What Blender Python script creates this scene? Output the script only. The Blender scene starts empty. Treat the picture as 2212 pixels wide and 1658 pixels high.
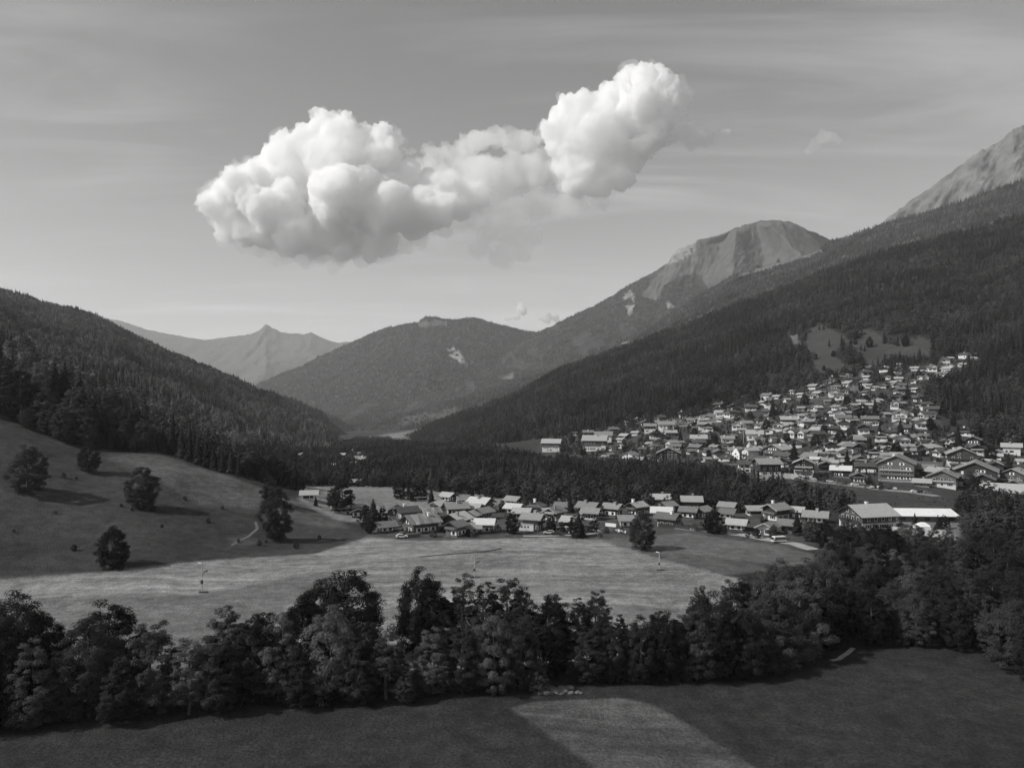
import bpy, bmesh, math, random
import numpy as np
from mathutils import Vector, Matrix

R = math.radians
S = bpy.context.scene
COL = S.collection

# ------------------------------------------------------------------ camera, sky, sun, exposure
F = 1642.0          # focal length, in units of a 2212 wide frame
CX, HV = 1106.0, 864.0   # principal column and horizon row, same units
HC = 50.0           # the drone hovers 50 m above the meadow

cd = bpy.data.cameras.new('camera')
cam = bpy.data.objects.new('camera', cd)
COL.objects.link(cam)
cam.location = (0, 0, HC)
cam.rotation_euler = (R(90), 0, 0)
cd.sensor_width = 36.0
cd.lens = F / 2212.0 * 36.0
cd.shift_y = 35.0 / 2212.0
cd.clip_start = 1.0
cd.clip_end = 120000.0
S.camera = cam

SUN_EL, SUN_DIR2 = 40.0, (-0.92, -0.30)
sel = R(SUN_EL)
n2 = math.hypot(*SUN_DIR2)
to_sun = Vector((SUN_DIR2[0] / n2 * math.cos(sel), SUN_DIR2[1] / n2 * math.cos(sel), math.sin(sel)))
sd = bpy.data.lights.new('sun', 'SUN')
sd.energy = 2.5
sd.angle = R(0.6)
sd.color = (1.0, 0.99, 0.98)
sun = bpy.data.objects.new('sun', sd)
COL.objects.link(sun)
sun.rotation_euler = to_sun.to_track_quat('Z', 'Y').to_euler()

w = bpy.data.worlds.new('World')
S.world = w
w.use_nodes = True
nt = w.node_tree
for n in list(nt.nodes):
    nt.nodes.remove(n)


def N(nt, kind, **kw):
    n = nt.nodes.new(kind)
    for k, v in kw.items():
        if k.startswith('i_'):
            key = k[2:].replace('_', ' ')
            n.inputs[key].default_value = v
        else:
            setattr(n, k, v)
    return n


def math_node(nt, op, a, b=None, clamp=False):
    n = nt.nodes.new('ShaderNodeMath')
    n.operation = op
    n.use_clamp = clamp
    for i, x in enumerate((a, b)):
        if x is None:
            continue
        if isinstance(x, (int, float)):
            n.inputs[i].default_value = x
        else:
            nt.links.new(x, n.inputs[i])
    return n.outputs[0]


sky = N(nt, 'ShaderNodeTexSky', sky_type='NISHITA', sun_disc=False, sun_elevation=sel,
        sun_rotation=math.atan2(SUN_DIR2[0], SUN_DIR2[1]), altitude=1100.0, air_density=1.0, dust_density=1.0,
        ozone_density=1.0)
sep = N(nt, 'ShaderNodeSeparateColor')
nt.links.new(sky.outputs[0], sep.inputs[0])
grey = math_node(nt, 'ADD', math_node(nt, 'MULTIPLY', sep.outputs[0], 0.92),
                 math_node(nt, 'ADD', math_node(nt, 'MULTIPLY', sep.outputs[1], 0.16),
                           math_node(nt, 'MULTIPLY', sep.outputs[2], 0.02)))
# thin cirrus streaks, drawn on a plane high overhead
tc = N(nt, 'ShaderNodeTexCoord')
sx = N(nt, 'ShaderNodeSeparateXYZ')
nt.links.new(tc.outputs['Generated'], sx.inputs[0])
zz = math_node(nt, 'ADD', math_node(nt, 'MAXIMUM', sx.outputs[2], 0.0), 0.10)
cb = N(nt, 'ShaderNodeCombineXYZ')
nt.links.new(math_node(nt, 'DIVIDE', sx.outputs[0], zz), cb.inputs[0])
nt.links.new(math_node(nt, 'DIVIDE', sx.outputs[1], zz), cb.inputs[1])
mp = N(nt, 'ShaderNodeMapping')
mp.inputs['Rotation'].default_value = (0, 0, R(38))
mp.inputs['Scale'].default_value = (0.55, 1.9, 1.0)
nt.links.new(cb.outputs[0], mp.inputs[0])
cn = N(nt, 'ShaderNodeTexNoise', i_Scale=1.1, i_Detail=9.0, i_Roughness=0.58, i_Distortion=0.7)
nt.links.new(mp.outputs[0], cn.inputs['Vector'])
cn2 = N(nt, 'ShaderNodeTexNoise', i_Scale=0.55, i_Detail=3.0, i_Roughness=0.5)
nt.links.new(cb.outputs[0], cn2.inputs['Vector'])
cm = N(nt, 'ShaderNodeMapRange', i_From_Min=0.46, i_From_Max=0.78, i_To_Min=0.0, i_To_Max=1.0)
nt.links.new(cn.outputs[0], cm.inputs[0])
cm2 = N(nt, 'ShaderNodeMapRange', i_From_Min=0.38, i_From_Max=0.66, i_To_Min=0.1, i_To_Max=1.0)
nt.links.new(cn2.outputs[0], cm2.inputs[0])
cir = math_node(nt, 'MULTIPLY', math_node(nt, 'MULTIPLY', cm.outputs[0], cm2.outputs[0]), 0.4)
# cirrus brightens the sky towards the radiance of sunlit ice cloud
mixv = N(nt, 'ShaderNodeMix')
nt.links.new(cir, mixv.inputs[0])
nt.links.new(grey, mixv.inputs[2])
mixv.inputs[3].default_value = 7.5
bg = N(nt, 'ShaderNodeBackground', i_Strength=0.108)
nt.links.new(mixv.outputs[0], bg.inputs[0])
wo = N(nt, 'ShaderNodeOutputWorld')
nt.links.new(bg.outputs[0], wo.inputs[0])

S.view_settings.view_transform = 'Standard'
S.view_settings.look = 'None'
S.view_settings.gamma = 1.0
S.view_settings.exposure = 0.56
S.view_settings.use_curve_mapping = False
S.render.engine = 'CYCLES'
cy = S.cycles
cy.max_bounces = 40
cy.diffuse_bounces = 3
cy.glossy_bounces = 2
cy.transmission_bounces = 3
cy.transparent_max_bounces = 8
cy.volume_bounces = 36
cy.use_adaptive_sampling = True
cy.adaptive_threshold = 0.02
cy.use_denoising = True
cy.denoiser = 'OPENIMAGEDENOISE'
cy.caustics_reflective = False
cy.caustics_refractive = False


# ------------------------------------------------------------------ helpers
def px(u, v, Y):
    """world point seen in column u, row v of the photograph (2212 wide) at the distance Y"""
    return ((u - CX) * Y / F, Y, HC - Y * (v - HV) / F)


def hash2(ix, iy, seed):
    h = (ix.astype(np.int64) * 374761393 + iy.astype(np.int64) * 668265263 + seed * 974634347) & 0xFFFFFFFF
    h = ((h ^ (h >> 13)) * 1274126177) & 0xFFFFFFFF
    return ((h ^ (h >> 16)) & 0xFFFF) / 65535.0


def vnoise(x, y, seed=0):
    x = np.asarray(x, float)
    y = np.asarray(y, float)
    ix = np.floor(x)
    iy = np.floor(y)
    fx = x - ix
    fy = y - iy
    fx = fx * fx * (3 - 2 * fx)
    fy = fy * fy * (3 - 2 * fy)
    a = hash2(ix, iy, seed)
    b = hash2(ix + 1, iy, seed)
    c = hash2(ix, iy + 1, seed)
    d = hash2(ix + 1, iy + 1, seed)
    return (a * (1 - fx) + b * fx) * (1 - fy) + (c * (1 - fx) + d * fx) * fy


def fbm(x, y, seed=0, octv=5, gain=0.5):
    s = 0.0
    amp = 1.0
    tot = 0.0
    for k in range(octv):
        s = s + amp * vnoise(x * 2 ** k + 17.3 * k, y * 2 ** k - 9.1 * k, seed + k)
        tot += amp
        amp *= gain
    return s / tot - 0.5


def inside(poly, x, y):
    x = np.asarray(x, float)
    y = np.asarray(y, float)
    r = np.zeros(x.shape, bool)
    n = len(poly)
    for i in range(n):
        x0, y0 = poly[i]
        x1, y1 = poly[(i + 1) % n]
        if y0 == y1:
            continue
        c = ((y0 > y) != (y1 > y)) & (x < (x1 - x0) * (y - y0) / (y1 - y0) + x0)
        r ^= c
    return r


def smooth01(t):
    t = np.clip(t, 0, 1)
    return t * t * (3 - 2 * t)


def mesh_np(name, verts, faces, mats=(), smooth=False, attrs=None, mat_idx=None):
    """verts (n,3); faces (m,3|4) of one size"""
    me = bpy.data.meshes.new(name)
    v = np.asarray(verts, np.float32)
    f = np.asarray(faces, np.int32)
    k = f.shape[1]
    me.vertices.add(len(v))
    me.vertices.foreach_set('co', v.ravel())
    me.loops.add(f.size)
    me.loops.foreach_set('vertex_index', f.ravel())
    me.polygons.add(len(f))
    me.polygons.foreach_set('loop_start', np.arange(0, f.size, k, dtype=np.int32))
    me.polygons.foreach_set('loop_total', np.full(len(f), k, np.int32))
    if smooth:
        me.polygons.foreach_set('use_smooth', np.ones(len(f), bool))
    if mat_idx is not None:
        me.polygons.foreach_set('material_index', np.asarray(mat_idx, np.int32))
    for m in mats:
        me.materials.append(m)
    for an, arr in (attrs or {}).items():
        a = me.attributes.new(an, 'FLOAT', 'POINT')
        a.data.foreach_set('value', np.asarray(arr, np.float32))
    me.update()
    me.validate()
    return me


def obj(name, me, parent=None, label=None, cat=None, group=None, kind=None):
    o = bpy.data.objects.new(name, me)
    COL.objects.link(o)
    if parent is not None:
        o.parent = parent
    if label:
        o['label'] = label
    if cat:
        o['category'] = cat
    if group:
        o['group'] = group
    if kind:
        o['kind'] = kind
    return o


def thing(name, label, cat, loc=(0, 0, 0), rz=0.0, group=None, scale=None):
    o = bpy.data.objects.new(name, None)
    COL.objects.link(o)
    o.empty_display_size = 0.5
    o.location = loc
    o.rotation_euler = (0, 0, rz)
    if scale is not None:
        o.scale = scale if not isinstance(scale, (int, float)) else (scale,) * 3
    o['label'] = label
    o['category'] = cat
    if group:
        o['group'] = group
    return o


class MB:
    """collects plain shapes into one mesh"""

    def __init__(s):
        s.v = []
        s.f = []
        s.m = []

    def add(s, vs, fs, m=0):
        b = len(s.v)
        s.v += [tuple(p) for p in vs]
        s.f += [tuple(b + i for i in f) for f in fs]
        s.m += [m] * len(fs)

    def box(s, x0, x1, y0, y1, z0, z1, m=0):
        s.add([(x0, y0, z0), (x1, y0, z0), (x1, y1, z0), (x0, y1, z0), (x0, y0, z1), (x1, y0, z1), (x1, y1, z1), (x0, y1, z1)],
              [(0, 3, 2, 1), (4, 5, 6, 7), (0, 1, 5, 4), (1, 2, 6, 5), (2, 3, 7, 6), (3, 0, 4, 7)], m)

    def prism(s, poly, axis, a, b, m=0):
        """polygon in the plane across AXIS, pushed from a to b (axis 'x': poly is (y,z); 'y': poly is (x,z))"""
        n = len(poly)
        mk = (lambda p, t: (t, p[0], p[1])) if axis == 'x' else (lambda p, t: (p[0], t, p[1]))
        vs = [mk(p, a) for p in poly] + [mk(p, b) for p in poly]
        fs = [tuple(range(n - 1, -1, -1)), tuple(range(n, 2 * n))]
        fs += [(i, (i + 1) % n, n + (i + 1) % n, n + i) for i in range(n)]
        s.add(vs, fs, m)

    def tube(s, pts, rad, seg=7, m=0, cap=True):
        rings = []
        for i, p in enumerate(pts):
            p = Vector(p)
            d = Vector(pts[min(i + 1, len(pts) - 1)]) - Vector(pts[max(i - 1, 0)])
            d = d.normalized() if d.length > 1e-9 else Vector((0, 0, 1))
            a = d.cross(Vector((0, 1, 0.01))).normalized() if abs(d.y) < .9 else d.cross(Vector((1, 0, 0))).normalized()
            b = d.cross(a)
            r = rad[i] if isinstance(rad, (list, tuple)) else rad
            rings.append([p + (a * math.cos(t) + b * math.sin(t)) * r for t in [2 * math.pi * k / seg for k in range(seg)]])
        vs = [q for r_ in rings for q in r_]
        fs = []
        for i in range(len(rings) - 1):
            for k in range(seg):
                fs.append((i * seg + k, i * seg + (k + 1) % seg, (i + 1) * seg + (k + 1) % seg, (i + 1) * seg + k))
        if cap:
            fs.append(tuple(range(seg - 1, -1, -1)))
            fs.append(tuple((len(rings) - 1) * seg + k for k in range(seg)))
        s.add(vs, fs, m)

    def mesh(s, name, mats, smooth=False):
        me = bpy.data.meshes.new(name)
        me.from_pydata(s.v, [], s.f)
        for m in mats:
            me.materials.append(m)
        if len(mats) > 1:
            me.polygons.foreach_set('material_index', s.m)
        if smooth:
            me.polygons.foreach_set('use_smooth', [True] * len(s.f))
        me.update()
        return me

    def build(s, name, mats, parent=None, smooth=False, **kw):
        return obj(name, s.mesh(name, mats if isinstance(mats, (list, tuple)) else [mats], smooth), parent, **kw)


# ------------------------------------------------------------------ materials (all neutral: the photograph is black and white)
def new_mat(name):
    m = bpy.data.materials.new(name)
    m.use_nodes = True
    m.node_tree.nodes.clear()
    return m, m.node_tree


def plain(name, lo, hi, scale=1.0, rough=0.85, detail=5.0, bump=0.0, bscale=None, stretch=None, spec=0.3, rnd=0.0, metal=0.0, coord='Object'):
    """noise between two greys, optional bump; rnd: spread of tone between objects"""
    m, t = new_mat(name)
    out = N(t, 'ShaderNodeOutputMaterial')
    p = N(t, 'ShaderNodeBsdfPrincipled', i_Roughness=rough, i_Metallic=metal)
    p.inputs['Specular IOR Level'].default_value = spec
    t.links.new(p.outputs[0], out.inputs[0])
    tc = N(t, 'ShaderNodeTexCoord')
    vec = tc.outputs[coord]
    if stretch:
        mp = N(t, 'ShaderNodeMapping')
        mp.inputs['Scale'].default_value = stretch
        t.links.new(vec, mp.inputs[0])
        vec = mp.outputs[0]
    nz = N(t, 'ShaderNodeTexNoise', i_Scale=scale, i_Detail=detail, i_Roughness=0.6)
    t.links.new(vec, nz.inputs['Vector'])
    mr = N(t, 'ShaderNodeMapRange', i_From_Min=0.3, i_From_Max=0.7, i_To_Min=lo, i_To_Max=hi)
    t.links.new(nz.outputs[0], mr.inputs[0])
    val = mr.outputs[0]
    if rnd:
        oi = N(t, 'ShaderNodeObjectInfo')
        k = N(t, 'ShaderNodeMapRange', i_To_Min=1 - rnd, i_To_Max=1 + rnd)
        t.links.new(oi.outputs['Random'], k.inputs[0])
        val = math_node(t, 'MULTIPLY', val, k.outputs[0])
    t.links.new(val, p.inputs['Base Color'])
    if bump:
        bn = N(t, 'ShaderNodeTexNoise', i_Scale=bscale or scale * 3, i_Detail=6.0, i_Roughness=0.65)
        t.links.new(vec, bn.inputs['Vector'])
        b = N(t, 'ShaderNodeBump', i_Strength=1.0, i_Distance=bump)
        t.links.new(bn.outputs[0], b.inputs['Height'])
        t.links.new(b.outputs[0], p.inputs['Normal'])
    return m


def leafy(name, lo, hi, trans=0.25, nscale=0.35, rnd=0.35, stand=0.0):
    m, t = new_mat(name)
    out = N(t, 'ShaderNodeOutputMaterial')
    tc = N(t, 'ShaderNodeTexCoord')
    nz = N(t, 'ShaderNodeTexNoise', i_Scale=nscale, i_Detail=4.0, i_Roughness=0.6)
    t.links.new(tc.outputs['Object'], nz.inputs['Vector'])
    oi = N(t, 'ShaderNodeObjectInfo')
    mr = N(t, 'ShaderNodeMapRange', i_From_Min=0.32, i_From_Max=0.68, i_To_Min=lo, i_To_Max=hi)
    t.links.new(nz.outputs[0], mr.inputs[0])
    k = N(t, 'ShaderNodeMapRange', i_To_Min=1 - rnd, i_To_Max=1 + rnd)
    t.links.new(oi.outputs['Random'], k.inputs[0])
    val = math_node(t, 'MULTIPLY', mr.outputs[0], k.outputs[0])
    if stand:
        # whole stands of one age and kind share a tone
        for sc_, amt in ((.008, stand), (.035, stand * .6)):
            ln = N(t, 'ShaderNodeTexNoise', i_Scale=sc_, i_Detail=4.0, i_Roughness=.6)
            t.links.new(oi.outputs['Location'], ln.inputs['Vector'])
            lr_ = N(t, 'ShaderNodeMapRange', i_From_Min=.33, i_From_Max=.67, i_To_Min=1 - amt, i_To_Max=1 + amt * 1.3)
            t.links.new(ln.outputs[0], lr_.inputs[0])
            val = math_node(t, 'MULTIPLY', val, lr_.outputs[0])
    d = N(t, 'ShaderNodeBsdfDiffuse')
    tr = N(t, 'ShaderNodeBsdfTranslucent')
    t.links.new(val, d.inputs[0])
    t.links.new(val, tr.inputs[0])
    mx = N(t, 'ShaderNodeMixShader', i_Fac=trans)
    t.links.new(d.outputs[0], mx.inputs[1])
    t.links.new(tr.outputs[0], mx.inputs[2])
    t.links.new(mx.outputs[0], out.inputs[0])
    return m


M = {}
M['leaf_pale'] = leafy('leaf_pale', .08, .16, trans=.32)
M['leaf_mid'] = leafy('leaf_mid', .038, .09, trans=.32)
M['leaf_dark'] = leafy('leaf_dark', .016, .04, trans=.25)
M['needle'] = leafy('needle', .022, .05, trans=.1)
M['far_needle'] = leafy('far_needle', .019, .046, trans=.1, rnd=.5, stand=.45)
M['far_leaf'] = leafy('far_leaf', .034, .078, trans=.15, rnd=.5, stand=.45)
M['ridge_needle'] = leafy('ridge_needle', .045, .1, trans=.1, rnd=.5, stand=.45)  # paler copy of far_needle: slanting sun and haze put into the colour
M['ridge_leaf'] = leafy('ridge_leaf', .085, .17, trans=.15, rnd=.5, stand=.45)  # far_leaf lightened the same way, sun and haze in the colour
M['bark'] = plain('bark', .05, .14, 2.0, bump=.05, stretch=(4, 4, .8))
M['plaster'] = plain('plaster', .55, .75, .5, rough=.9, rnd=.12)
M['greyplaster'] = plain('greyplaster', .28, .4, .6, rough=.9, rnd=.2)
M['timber'] = plain('timber', .03, .065, .8, rough=.85, stretch=(1, 1, 6), rnd=.35)
M['timber2'] = plain('timber2', .08, .15, .8, rough=.85, stretch=(1, 1, 6), rnd=.25)
M['trim'] = plain('trim', .3, .42, 1.5, rough=.8)
M['stone'] = plain('stone', .18, .34, 1.2, bump=.05)
M['concrete'] = plain('concrete', .3, .42, .6, rough=.9)
M['white'] = plain('white', .72, .85, .5, rough=.6)
M['metal'] = plain('metal', .35, .5, 1.0, rough=.45)
M['darkmetal'] = plain('darkmetal', .04, .08, 2.0, rough=.5)
M['tyre'] = plain('tyre', .015, .03, 5.0, rough=.9)
M['glass'] = plain('glass', .02, .04, 1.0, rough=.12, spec=.6)
ROOF = [None,
        plain('roof_dark', .055, .1, .9, rough=.75, stretch=(1, 3, 3), rnd=.25),
        plain('roof_slate', .11, .19, .9, rough=.75, stretch=(1, 3, 3), rnd=.2),
        plain('roof_grey', .19, .29, .8, rough=.7, stretch=(1, 3, 3), rnd=.15),
        plain('roof_pale', .3, .42, .8, rough=.65, stretch=(1, 3, 3), rnd=.12),
        plain('roof_bright', .48, .62, .7, rough=.6, stretch=(1, 3, 3), rnd=.1)]
# ------------------------------------------------------------------ the lie of the land
def poly_lerp(rows, t):
    """rows: list of equal tuples, t in 0..1 along the list"""
    a = np.asarray(rows, float)
    x = np.clip(np.asarray(t, float), 0, 1) * (len(a) - 1)
    i = np.minimum(x.astype(int), len(a) - 2)
    f = (x - i)[:, None]
    p0 = a[np.maximum(i - 1, 0)]
    p1 = a[i]
    p2 = a[i + 1]
    p3 = a[np.minimum(i + 2, len(a) - 1)]
    lin = p1 * (1 - f) + p2 * f
    cub = 0.5 * (2 * p1 + (p2 - p0) * f + (2 * p0 - 5 * p1 + 4 * p2 - p3) * f * f + (3 * p1 - p0 - 3 * p2 + p3) * f ** 3)
    return lin * .6 + cub * .4


# each mountain side: crest (u, v, Y) and, matched with it, the foot of the slope (u, v, Y)
A_ROWS = [(780, 975, 2700, 800, 968, 2500), (860, 953, 2500, 860, 962, 2300), (940, 916, 2300, 930, 962, 1700), (1000, 893, 2200, 1000, 962, 1300),
          (1100, 860, 2100, 1100, 957, 1000), (1210, 800, 2050, 1220, 940, 930), (1368, 744, 2000, 1370, 925, 880),
          (1504, 694, 2000, 1500, 900, 850), (1640, 644, 1950, 1640, 872, 840), (1753, 599, 1900, 1750, 842, 850),
          (1889, 553, 1850, 1880, 810, 880), (2025, 517, 1800, 2010, 785, 900), (2116, 494, 1800, 2110, 775, 920),
          (2212, 467, 1750, 2190, 880, 690), (2420, 430, 1650, 2420, 960, 560), (2900, 400, 1500, 2900, 1000, 430)]
L_ROWS = [(-900, 420, 2700, -700, 640, 430), (-400, 520, 2560, -300, 690, 440), (0, 628, 2450, 0, 800, 450), (100, 660, 2400, 75, 835, 455), (215, 690, 2350, 150, 868, 455),
          (330, 745, 2250, 300, 925, 465), (450, 800, 2100, 450, 968, 520), (560, 850, 1950, 560, 985, 650), (640, 885, 1800, 640, 985, 800),
          (700, 925, 1600, 700, 980, 1000), (745, 966, 1350, 745, 977, 1250)]

CTRL = []          # (u, v, Y): what the ground passes through


def cz(u, z, Y):
    CTRL.append((u, HV + (HC - z) * F / Y, Y))


for Y in (20, 60, 100, 140, 180):
    for u in (-1500, -400, 300, 1000, 1700, 2400, 3600):
        cz(u, 0, Y)
for u in (800, 1000, 1250, 1500, 1800, 2100, 2500, 3200):
    cz(u, 0, 235)
for u in (880, 1000, 1150, 1300, 1500, 1700, 1900, 2050):
    cz(u, 0, 300)
for u, z, Y in ((2250, 2, 300), (2600, 12, 310), (3300, 30, 320), (700, 1, 420), (850, 0, 400), (1000, -.5, 380), (1200, -1, 370), (1400, -1, 360), (1600, -1, 355),
                (1800, -.5, 345), (2000, 0, 345), (0, 0, 214), (230, 0, 219), (450, 0, 238), (680, 0, 262), (795, 0, 284), (-500, 2, 210), (-1500, 6, 220)):
    cz(u, z, Y)
CTRL += [(0, 915, 330), (0, 1080, 262), (0, 1180, 234), (210, 985, 330), (210, 1110, 268), (230, 1185, 236), (330, 985, 340), (330, 1100, 280), (330, 1170, 247), (500, 1030, 335), (500, 1110, 292),
         (500, 1165, 260), (650, 1085, 322), (650, 1140, 295), (760, 1135, 305), (740, 1060, 420), (560, 1040, 440), (250, 905, 450), (480, 1000, 440)]
for u, z, Y in ((-500, 62, 330), (-500, 30, 262), (-1500, 110, 330), (-1500, 70, 260), (-300, 98, 450), (-1500, 130, 480),
                (600, -2, 600), (900, -5, 600), (1170, -4, 600), (1380, -2, 560), (780, -10, 800), (950, -9, 800), (900, -16, 1000), (780, -22, 1200),
                (800, -36, 1500), (950, -33, 1500), (900, -62, 2500), (800, -66, 2500), (850, -105, 4000), (700, -110, 4000), (1000, -60, 4000), (800, -160, 8000), (400, -140, 8000), (1300, -160, 8000),
                (800, -190, 17000), (0, -190, 17000), (2000, -190, 17000)):
    cz(u, z, Y)
# the fan the village stands on
CTRL += [(2212, 1092, 400), (1900, 1064, 418), (1700, 1037, 450), (1590, 1000, 590), (1400, 990, 690), (1200, 985, 760), (1170, 968, 820),
         (2100, 768, 925), (2150, 870, 720), (2212, 1000, 520), (1900, 800, 890), (1750, 838, 855), (1600, 872, 860), (1500, 892, 880), (1400, 908, 900),
         (1900, 920, 650), (1750, 930, 690), (1600, 942, 730), (2050, 900, 680), (1900, 1000, 505), (2100, 1000, 495), (1750, 990, 560)]
for r in A_ROWS[2:]:
    CTRL.append(r[3:])
for r in L_ROWS:
    CTRL.append(r[3:])
for u, z, Y in ((3000, 100, 700), (3000, 110, 1000), (2212, 105, 1000), (2000, 100, 1050), (1600, 50, 1050), (1300, 15, 1100), (1700, 60, 1500), (2300, 90, 1500), (1200, 0, 1500), (1500, 0, 3000), (2200, 0, 4000),
                (0, 70, 1000), (-1000, 110, 1000), (400, 20, 1000), (300, -20, 2000), (-500, 0, 2000), (300, -60, 4000)):
    cz(u, z, Y)

_c = np.array([px(*c) for c in CTRL])


def _ab(x, y):
    y = np.maximum(np.asarray(y, float), -30.0)
    return np.stack([np.asarray(x, float) / (y + 60.0) * 2.6, np.log(y + 60.0) * 1.25], -1)


_P = _ab(_c[:, 0], _c[:, 1])


def _ker(d2):
    return 0.5 * d2 * np.log(d2 + 1e-12)


_n = len(_P)
_K = _ker(((_P[:, None] - _P[None]) ** 2).sum(-1)) + np.eye(_n) * 4e-3
_Q = np.concatenate([np.ones((_n, 1)), _P], 1)
_A = np.block([[_K, _Q], [_Q.T, np.zeros((3, 3))]])
# heights are fitted as angles below the horizon, so that near and far weigh alike
_scale = lambda y: (np.maximum(np.asarray(y, float), -30.0) + 60.0)
_wt = np.linalg.solve(_A, np.concatenate([_c[:, 2] / _scale(_c[:, 1]), np.zeros(3)]))


def G(x, y):
    x = np.atleast_1d(np.asarray(x, float))
    y = np.atleast_1d(np.asarray(y, float))
    sh = x.shape
    x = x.ravel()
    y = y.ravel()
    out = np.empty(len(x))
    for i in range(0, len(x), 20000):
        p = _ab(x[i:i + 20000], y[i:i + 20000])
        k = _ker(((p[:, None] - _P[None]) ** 2).sum(-1))
        out[i:i + 20000] = k @ _wt[:_n] + _wt[_n] + p @ _wt[_n + 1:]
    out = out * _scale(y)
    out += smooth01((out - 3) / 8) * smooth01((500 - y) / 100) * (1.6 * fbm(x / 17, y / 17, 15, 3) + .5 * fbm(x / 5, y / 5, 16, 2))
    out += 1.3 * fbm(x / 45, y / 45, 5, 3) + .4 * fbm(x / 9, y / 9, 8, 2)
    return out.reshape(sh)


def Gs(x, y):
    return float(G([x], [y])[0])


_Ys = np.geomspace(40, 6000, 2600)


def hit(u, v, ymin=40):
    """where on the ground the photograph's point (u, v) lies"""
    x = (u - CX) * _Ys / F
    z = HC - _Ys * (v - HV) / F
    g = G(x, _Ys)
    k = np.nonzero((z <= g) & (_Ys >= ymin))[0]
    if len(k) == 0:
        k = [int(np.argmin(np.abs(z - g) + (_Ys < ymin) * 1e5))]
    Y = _Ys[k[0]]
    X = (u - CX) * Y / F
    return X, Y, Gs(X, Y)


# ground zones, outlined on the photograph (2212 wide) and looked up per ground point
FIELD_TONES = [
    # polygon, tone, mowing stripes 0/1
    ([(-4000, 1700), (-4000, 1120), (2212, 1120), (6000, 1700), (6000, 4000), (-4000, 4000)], .042, 0),          # near meadows, uncut
    ([(1100, 1528), (1160, 1514), (1340, 1506), (1395, 1518), (1480, 1560), (1640, 1660), (1760, 1760), (1420, 1760), (1285, 1660), (1180, 1580)], .11, 1),
    ([(-900, 1262), (0, 1250), (230, 1234), (450, 1210), (680, 1196), (790, 1160), (900, 1166), (1100, 1160), (1200, 1157), (1290, 1164), (1420, 1205), (1560, 1240), (1640, 1262), (1730, 1330), (1500, 1400), (1000, 1455), (400, 1470), (-900, 1500)], .25, 1, 0),
    ([(-900, 1262), (0, 1250), (230, 1234), (450, 1210), (680, 1196), (790, 1162), (870, 1170), (760, 1215), (420, 1285), (150, 1300), (-900, 1340)], .26, 0, 1),
    ([(-900, 1330), (150, 1290), (420, 1285), (700, 1235), (760, 1250), (620, 1310), (500, 1480), (-900, 1520)], .165, .4, 0),
    ([(1290, 1164), (1480, 1146), (1600, 1160), (1760, 1196), (1765, 1215), (1560, 1240), (1420, 1205)], .14, 0),
    ([(1330, 1175), (1420, 1190), (1640, 1212), (1690, 1232), (1560, 1240), (1420, 1206)], .105, 0),
    ([(790, 1160), (820, 1090), (1000, 1060), (1700, 1075), (1780, 1150), (1750, 1190), (1480, 1150), (1290, 1166), (1200, 1160), (900, 1168)], .085, 0),      # hamlet gardens
    ([(640, 1112), (655, 1044), (880, 1050), (1100, 1058), (1105, 1088), (980, 1095), (850, 1108), (790, 1130)], .23, 0),     # pastures behind the hamlet
    ([(-4000, 1260), (0, 1250), (230, 1234), (450, 1208), (680, 1192), (795, 1156), (650, 1085), (500, 1030), (330, 978), (210, 985), (0, 910), (-1000, 700), (-4000, 700)], .058, 0),     # pasture on the hill
    ([(215, 985), (330, 978), (500, 1030), (650, 1085), (760, 1140), (690, 1140), (560, 1098), (430, 1090), (300, 1010)], .105, 0),  # upper side of the hill fold, its light put into the tone
    ([(-4000, 1215), (200, 1165), (560, 1150), (660, 1180), (450, 1208), (230, 1234), (-4000, 1260)], .045, 0),  # lower hill, the fold's shade put into the tone
    ([(290, 1100), (420, 1095), (560, 1112), (575, 1140), (640, 1165), (480, 1185), (330, 1150)], .05, 0),
    ([(490, 1160), (530, 1152), (560, 1165), (545, 1178), (505, 1178)], .085, 0),
    ([(1150, 1000), (1170, 940), (1400, 880), (1700, 820), (1900, 770), (2140, 745), (2150, 800), (2000, 860), (2060, 940), (2260, 960), (2260, 1100), (1800, 1060), (1600, 1030), (1400, 1015)], .062, 0),   # village plots
    ([(1390, 908), (1450, 893), (1560, 890), (1590, 905), (1400, 918)], .17, 0),
    ([(1720, 846), (1850, 828), (1870, 838), (1800, 856), (1725, 862)], .15, 0),
    ([(1780, 1062), (2060, 1075), (2220, 1110), (2200, 1135), (1900, 1110), (1780, 1100)], .06, 0),     # rough bank under the village
    ([(1880, 1110), (2080, 1112), (2070, 1180), (1960, 1185), (1930, 1140)], .2, 0),      # yard by the white hall
    ([(1740, 720), (1770, 695), (1840, 730), (1960, 728), (2010, 735), (2010, 770), (1880, 790), (1800, 815), (1745, 800)], .11, 0),
    ([(815, 940), (900, 928), (985, 915), (985, 922), (880, 946), (830, 948)], .2, 0),
]
GROUND_BASE = .045

nu, nv = 760, 620
ucol = np.concatenate([np.linspace(-2600, -80, 70)[:-1], np.linspace(-80, 2290, 560), np.linspace(2290, 5200, 72)[1:]])
nu = len(ucol)
yrow = np.concatenate([np.linspace(-40, 95, 24)[:-1], 1 / np.linspace(1 / 95., 1 / 1500., 520), np.geomspace(1500, 17200, 60)[1:]])
nv = len(yrow)
UU, YY = np.meshgrid(ucol, yrow)
XX = (UU - CX) / F * (YY + 60.0)
ZZ = G(XX, YY)
VV = HV + (HC - ZZ) * F / np.maximum(YY, 5.0)
UP = CX + XX * F / np.maximum(YY, 5.0)
near = YY > 5
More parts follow.
